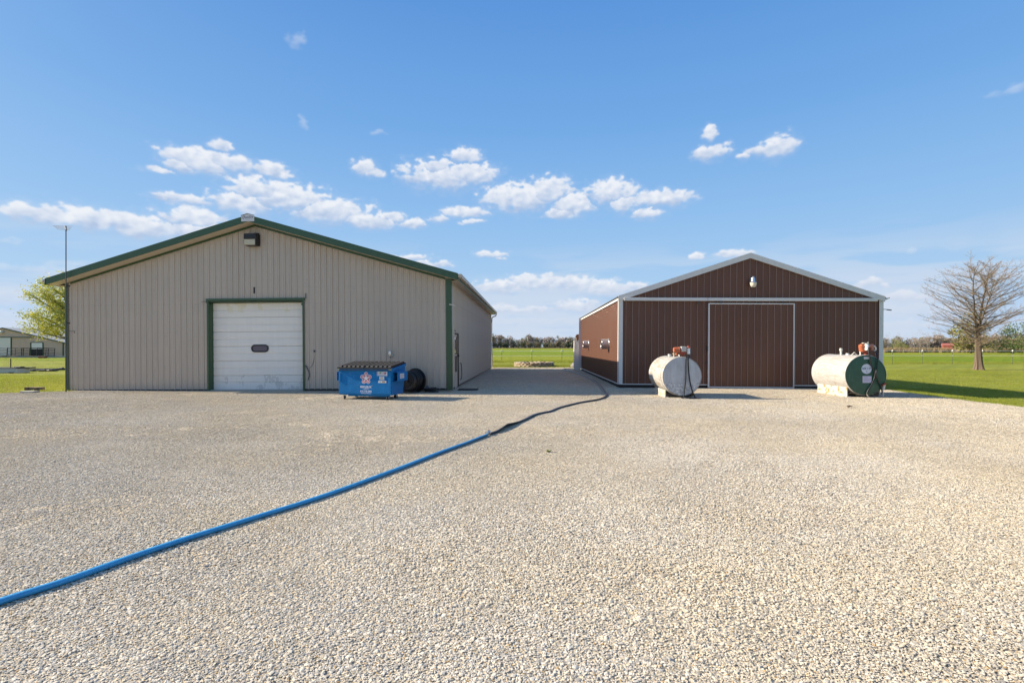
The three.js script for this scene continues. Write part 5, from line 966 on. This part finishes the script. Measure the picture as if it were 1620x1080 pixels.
{
  seed(81);
  const GRN = [[0.09, 0.135, 0.025], [0.13, 0.17, 0.03], [0.07, 0.105, 0.025]], OLV = [[0.20, 0.19, 0.05], [0.24, 0.215, 0.06], [0.16, 0.16, 0.045]], GRY = [[0.28, 0.235, 0.20], [0.33, 0.28, 0.24], [0.22, 0.185, 0.16]];
  crownTree('yard_tree', 'rounded olive tree rising behind the bare tree on its left', 119, -131, 10.4, 5.6, OLV);
  crownTree('yard_tree', 'dark green tree low behind the bare tree trunk', 127, -128, 7.4, 5.4, GRN);
  crownTree('yard_tree', 'dark green tree right of the bare tree trunk', 135, -132, 8.4, 5.6, GRN);
  crownTree('yard_tree', 'green tree at the right edge of the photo', 143, -136, 9.4, 5.8, GRN);
  crownTree('yard_tree', 'yellowish tree farthest right behind the bare tree', 152, -137, 10.0, 5.8, OLV);
  crownTree('bush', 'low olive bush left of the red shed', 128, -166, 3.4, 3.4, OLV);
  crownTree('bush', 'low yellow green bush beside the grey trees', 116, -168, 3.0, 3.0, OLV);
  crownTree('bush', 'small green bush touching the red shed', 134, -175, 3.6, 3.2, GRN);
  crownTree('bush', 'dark bush right of the red shed', 157, -176, 3.9, 3.4, GRY);
  crownTree('grey_tree', 'bare grey tree nearest the brown barn corner', 223, -300, 10.4, 4.6, GRY, true);
  crownTree('grey_tree', 'bare grey tree second from the brown barn', 231.5, -302, 10.8, 4.8, GRY, true);
  crownTree('grey_tree', 'bare grey tree third from the brown barn', 239, -300, 9.8, 4.6, GRY, true);
  crownTree('grey_tree', 'lower bare grey tree closest to the red shed', 247.5, -301, 7.6, 4.2, GRY, true);
  crownTree('grey_tree', 'slim bare tree half hidden behind bare tree branches', 113, -140, 6.4, 3.0, GRY, true);
}
{
  const s = thing('red_shed', 'small low red shed far beyond the right fence', 'shed', [170, 0, -195]);
  s.rotation.y = -0.55;
  const red = std(0.33, 0.085, 0.06, 0.8, { map: rep(T_weather, 2) });
  mesh('wall', [box(6, 2.2, 3.6, 0, 1.1, 0)], red, s);
  mesh('roof', [prism([[-1.95, 2.2], [1.95, 2.2], [0, 3.1]], -3.2, 3.2).rotateY(Math.PI / 2)], std(0.36, 0.12, 0.09, 0.7, { map: rep(T_weather, 1) }), s);
  mesh('door', [box(1.6, 1.8, 0.06, 0.5, 0.9, 1.82)], std(0.12, 0.05, 0.04, 0.8), s);
}
// dry brush and reeds along the far edge of the right field
{
  seed(85);
  const pos = [], col = [];
  for (let k = 0; k < 420; k++) { const x = rr(-1.6, 1.6), z = rr(-1.2, 1.2), h = rr(0.6, 1.9) * (1 - 0.3 * Math.abs(x) / 1.6), w = rr(0.02, 0.06), a = rr(0, 6.28), l = rr(-0.3, 0.3), c = [[0.30, 0.21, 0.12], [0.24, 0.165, 0.10], [0.34, 0.25, 0.14], [0.2, 0.16, 0.07]][(rnd() * 4) | 0]; pos.push(x - Math.cos(a) * w, 0, z - Math.sin(a) * w, x + Math.cos(a) * w, 0, z + Math.sin(a) * w, x + l, h, z + rr(-0.2, 0.2)); col.push(...c, ...c, ...c); }
  const g = new THREE.BufferGeometry(); g.setAttribute('position', new THREE.Float32BufferAttribute(pos, 3)); g.setAttribute('color', new THREE.Float32BufferAttribute(col, 3)); g.computeVertexNormals();
  const im = new THREE.InstancedMesh(g, leafMat, 210), m4 = new THREE.Matrix4(), q = new THREE.Quaternion();
  for (let i = 0; i < 210; i++) { const x = 88 + i * 0.72 + rr(-1, 1), z = -(150 + (x - 88) * 0.08 + rr(-3, 3)); im.setMatrixAt(i, m4.compose(V(x, 0, z), q.setFromAxisAngle(V(0, 1, 0), rr(0, 6.28)), V(1, rr(0.7, 1.2), 1))); }
  im.name = 'dry_brush'; im.castShadow = im.receiveShadow = true; scene.add(im); tag(im, 'strip of dry brown brush along the far edge of the right field', 'brush', null, 'stuff');
}
// far tree line, one mass
{
  seed(88);
  const G = thing('tree_line', 'far row of bare and greening trees along the horizon', 'tree line'); tag(G, null, null, null, 'stuff');
  const kinds = [[[0.33, 0.26, 0.20], [0.27, 0.21, 0.17], [0.40, 0.33, 0.27]], [[0.26, 0.23, 0.12], [0.21, 0.19, 0.10], [0.32, 0.28, 0.16]], [[0.10, 0.135, 0.055], [0.08, 0.11, 0.05], [0.13, 0.16, 0.065]], [[0.38, 0.31, 0.27], [0.31, 0.25, 0.22], [0.44, 0.38, 0.34]]];
  const m4 = new THREE.Matrix4(), q = new THREE.Quaternion();
  const protos = kinds.map((colors, k) => {
    const seg = []; grow(seg, V(0, -0.5, 0), V(0, 1, 0), 7.5, 0.35, { n: 4, wander: 0.04, sides: 5 });
    const lobes = []; for (let j = 0; j < 11; j++) { const a = rr(0, 6.28), h = rr(1.6, 10.5); lobes.push([V(Math.cos(a) * rr(0.5, 3), h, Math.sin(a) * rr(0.5, 3)), rr(1.4, 2.4)]); const P = grow(seg, V(0, h * 0.5, 0), V(Math.cos(a), 0.9, Math.sin(a)), 4, 0.12, { n: 3, sides: 3 }); }
    const leaves = leafCloud(760, () => { const [c, r] = lobes[(rnd() * lobes.length) | 0], d = V(rr(-1, 1), rr(-1, 1), rr(-1, 1)); return d.length() > 1 ? null : c.clone().addScaledVector(d, r); }, 0.62, colors);
    const t = join(seg); const tc = new Float32Array(t.attributes.position.count * 3).map((_, i) => [0.13, 0.105, 0.085][i % 3]); t.setAttribute('color', new THREE.BufferAttribute(tc, 3)); t.deleteAttribute('uv');
    return mergeGeometries([leaves, t]);
  });
  const places = protos.map(() => []);
  for (let x = -330; x < 760; x += 2.9) { const z = -(690 + 30 * Math.sin(x * 0.01) + rr(-14, 14)), t = fbm(x * 0.03, 2, 2, 601), k = t > 0.62 && rnd() < 0.5 ? 2 : rnd() < 0.35 ? 1 : rnd() < 0.5 ? 3 : 0; places[k].push([x + rr(-2, 2), z, mixn(0.9, 1.75, fbm(x * 0.06, 7, 3, 603)) * rr(0.8, 1.1)]); }
  for (let x = -330; x < 760; x += 2.3) places[rnd() < 0.35 ? 2 : 1].push([x + rr(-2, 2), -(672 + rr(-4, 4)), rr(0.5, 0.8)]);
  protos.forEach((g, k) => { const im = new THREE.InstancedMesh(g, leafMat, places[k].length); places[k].forEach(([x, z, s], i) => im.setMatrixAt(i, m4.compose(V(x, 0, z), q.setFromAxisAngle(V(0, 1, 0), rr(0, 6.28)), V(s * 1.05, s, s * 1.05)))); im.name = 'far_trees'; im.userData.kind = 'stuff'; im.castShadow = im.receiveShadow = true; G.add(im); });
  // the few that stand out of the row
  crownTree('far_tree', 'tall pale tree standing above the far tree line at centre right', 58, -640, 16.5, 5.4, [[0.20, 0.18, 0.10], [0.24, 0.20, 0.13], [0.16, 0.15, 0.08]]);
  crownTree('far_tree', 'round dark green tree at the right end of the gap', 71, -640, 12.6, 3.2, [[0.05, 0.085, 0.035], [0.07, 0.105, 0.04]]);
  crownTree('far_tree', 'round green tree nearest the brown barn in the gap', 83, -640, 12.2, 3.3, [[0.055, 0.09, 0.04], [0.075, 0.11, 0.045]]);
  crownTree('far_tree', 'bare round topped tree at the left of the gap', -2, -640, 15.5, 3.0, [[0.22, 0.19, 0.17], [0.18, 0.16, 0.15]], true);
}

// ------------------------------------------------------------------ the farmyard on the left
{
  const b = thing('far_barn', 'low distant tan barn with grey roof behind the gates at left', 'barn', [-82.6, 0, -82]);
  const hw = 9.9, H = 2.35, top = 4.72, L = 13, y = (x) => top - Math.abs(x) * (top - H) / hw;
  const wallM = std(0.74, 0.55, 0.42, 0.6, { map: rep(T_weather, 4) });
  for (let k = 0; k < 11; k++) { const x0 = -hw + k * 1.8; mesh('wall_panel', ribSheet(x0, x0 + 1.8, 0.25, () => 0, y, [0]), wallM, b); }
  mesh('side_wall', [box(0.06, H, L, hw - 0.03, H / 2, -L / 2), box(0.06, H, L, -hw + 0.03, H / 2, -L / 2)], wallM, b);
  mesh('rear_wall', [prism([[-hw, 0], [hw, 0], [hw, H], [0, top], [-hw, H]], -L, -L + 0.06)], wallM, b);
  const roofM = std(0.45, 0.42, 0.38, 0.5, { map: rep(T_weather, 5) });
  for (const s of [-1, 1]) { const pts = [[0, top + 0.02], [s * (hw + 0.3), y(hw + 0.3) + 0.02], [s * (hw + 0.3), y(hw + 0.3) + 0.12], [0, top + 0.12]]; if (s < 0) pts.reverse(); mesh('roof', [prism(pts, -L - 0.2, 0.12)], roofM, b); const r = [[0, top - 0.05], [s * (hw + 0.3), y(hw + 0.3) - 0.05], [s * (hw + 0.3), y(hw + 0.3) + 0.10], [0, top + 0.10]]; if (s < 0) r.reverse(); mesh('rake_trim', [prism(r, 0.125, 0.18)], M.green, b); }
  mesh('corner_trim', [box(0.2, H, 0.08, hw - 0.1, H / 2, 0.05)], M.green, b);
  mesh('track_rail', [box(11.5, 0.12, 0.14, -0.8, 3.25, 0.08)], M.green, b);
  mesh('sliding_door', [box(4.2, 2.9, 0.08, -0.8, 1.72, 0.08)], std(0.84, 0.78, 0.70, 0.6, { map: rep(T_weather, 2) }), b);
  mesh('door_trim', [box(0.12, 3.2, 0.1, 1.38, 1.6, 0.09)], M.green, b);
  const w = new THREE.Group(); w.name = 'feed_door'; w.position.set(5.55, 0, 0.06); b.add(w);
  mesh('frame', [box(0.16, 2.4, 0.08, -0.98, 1.2, 0.02), box(0.12, 2.4, 0.08, 0.98, 1.2, 0.02), box(1.9, 0.1, 0.08, 0, 2.42, 0.02)], M.green, w);
  mesh('panel', [box(1.75, 1.0, 0.04, 0, 1.86, 0.0)], std(0.84, 0.78, 0.71, 0.6), w);
  mesh('dark_opening', [box(1.8, 1.3, 0.03, 0, 0.66, 0.01)], M.dark, w);
  mesh('round_light', [new THREE.SphereGeometry(0.24, 16, 12).translate(0, 4.1, 0.3), rod([0, 3.95, 0.02], [0, 4.0, 0.3], 0.06)], M.whiteTrim, b);
}
{
  seed(95);
  const base = thing('concrete_curb', 'long pale concrete curb beneath the livestock gates', 'curb', [-76.5, 0, -79.2]);
  for (let k = 0; k < 8; k++) mesh('curb_block', [rbox(2.35, 0.28, 0.3, 0.02, -8.3 + k * 2.4, 0.12, 0)], M.concrete, base);
  const make = () => {                          // a tubular livestock gate
    const g = new THREE.Group(), w = 2.3, h = 1.2, gm = std(0.025, 0.025, 0.027, 0.5, { metalness: 0.4 });
    mesh('frame', [rod([-w / 2, 0, 0], [-w / 2, h, 0], 0.045), rod([w / 2, 0, 0], [w / 2, h, 0], 0.045), rod([-w / 2, h, 0], [w / 2, h, 0], 0.042), rod([-w / 2, 0.02, 0], [w / 2, 0.02, 0], 0.042)], gm, g);
    for (let k = 1; k < 5; k++) mesh('rail', [rod([-w / 2, h * k / 5, 0], [w / 2, h * k / 5, 0], 0.035)], gm, g);
    mesh('brace', [rod([0, 0, 0.01], [0, h, 0.01], 0.025)], gm, g);
    return g;
  };
  const proto = make();
  const L = ['leftmost dark tubular livestock gate before the far barn door', 'second dark tubular livestock gate from the left edge', 'third dark tubular livestock gate before the far barn', 'dark tubular livestock gate below the far white panel', 'dark tubular livestock gate leaning right of the far white panel', 'rightmost dark tubular livestock gate, leaning at the far barn corner'];
  [[-81.0, 0.02, 0, 0], [-78.65, 0.05, 0, -0.05], [-76.3, 0.10, 0, -0.06], [-73.6, 0.5, 0.1, -0.06], [-72.6, 1.15, 0.1, -0.12], [-71.4, 1.25, 0.12, -0.16]].forEach(([x, ry, rx, rz], i) => {
    const g = i ? proto.clone() : proto; g.name = numbered('livestock_gate'); g.position.set(x - 1.4, 0.30, -79.0 + (i % 2) * 0.15); g.rotation.set(rx, ry, rz); scene.add(g); tag(g, L[i], 'gate');
  });
}
{
  const t = thing('red_trough', 'small red brown feed bunk on the grass before the far barn', 'trough', [-70.6, 0, -76]);
  mesh('tub', [rbox(1.1, 0.26, 0.5, 0.05, 0, 0.15, 0)], std(0.13, 0.05, 0.04, 0.8), t);
  mesh('legs', [box(0.08, 0.2, 0.4, -0.4, 0.08, 0), box(0.08, 0.2, 0.4, 0.4, 0.08, 0)], M.steelDark, t);
  const w = thing('water_tank', 'low grey water trough cut off by the left edge', 'trough', [-33.0, 0, -33.0]);
  mesh('tub', [rbox(2.2, 0.31, 0.9, 0.03, 0, 0.155, 0)], std(0.47, 0.50, 0.50, 0.6, { map: rep(T_weather, 0.8) }), w);
  mesh('cover', [rbox(2.3, 0.05, 0.95, 0.02, 0, 0.335, 0), rbox(0.5, 0.10, 0.3, 0.04, 0.9, 0.37, 0.1), rbox(0.4, 0.08, 0.3, 0.03, 1.3, 0.33, -0.3)], M.black, w);
  const p = thing('steel_post', 'thin black steel post by the water trough', 'post', [-32.35, 0, -32.6]);
  mesh('shaft', [cyl(0.028, 0.028, 0.95, 8, 0, 0.47, 0)], M.black, p); mesh('foot_plate', [rbox(0.3, 0.06, 0.25, 0.02, 0.12, 0.03, 0)], M.black, p);
  const dp = thing('black_tube', 'black tube lying across the left lawn', 'pipe', [0, 0, 0]);  // one long black tube with a short wider sleeve
  mesh('tube_run', [tube([[-35.6, 0.05, -36.2], [-34.0, 0.06, -36.6], [-32.3, 0.06, -37.2], [-30.0, 0.06, -38.2]], 0.07, 10, 60)], M.black, dp); mesh('end_fitting', [cyl(0.1, 0.1, 0.25, 12, -33.0, 0.1, -37.0, 0, 0, Math.PI / 2)], M.black, dp);
  const hs = thing('black_tarp', 'crumpled black tarp strip beside the water trough', 'tarp', [-33.4, 0, -35.2]);
  seed(99); mesh('folds', [0, 1, 2, 3, 4].map((k) => rock([rr(0.3, 0.6), rr(0.06, 0.11), 0.25], 120 + k).translate(-1.2 + k * 0.62, 0.07, rr(-0.15, 0.15))), M.black, hs);
  const s1 = thing('stone_slab', 'flat grey slab on the gravel edge at left', 'slab', [-17.9, 0.035, -18.75]);
  mesh('slab', [rbox(0.48, 0.06, 0.3, 0.02, 0, 0, 0, 0, 0.08)], M.concrete, s1);
  const s2 = thing('timber_block', 'weathered timber block lying behind the flat slab', 'timber', [-18.5, 0.07, -19.6]);
  mesh('beam', [rbox(0.62, 0.10, 0.14, 0.015, 0, 0.02, 0, 0, 0.05)], M.wood, s2); mesh('end_block', [rbox(0.14, 0.13, 0.16, 0.015, -0.24, 0.01, 0.05), rbox(0.1, 0.12, 0.14, 0.015, 0.12, 0.0, 0.06)], std(0.13, 0.085, 0.05, 0.9), s2);
}

const renderer = new THREE.WebGLRenderer({ antialias: true });
renderer.setSize(1024, 682);
renderer.toneMapping = THREE.LinearToneMapping;
renderer.toneMappingExposure = EXPOSURE;
renderer.shadowMap.enabled = true;
renderer.render(scene, camera);
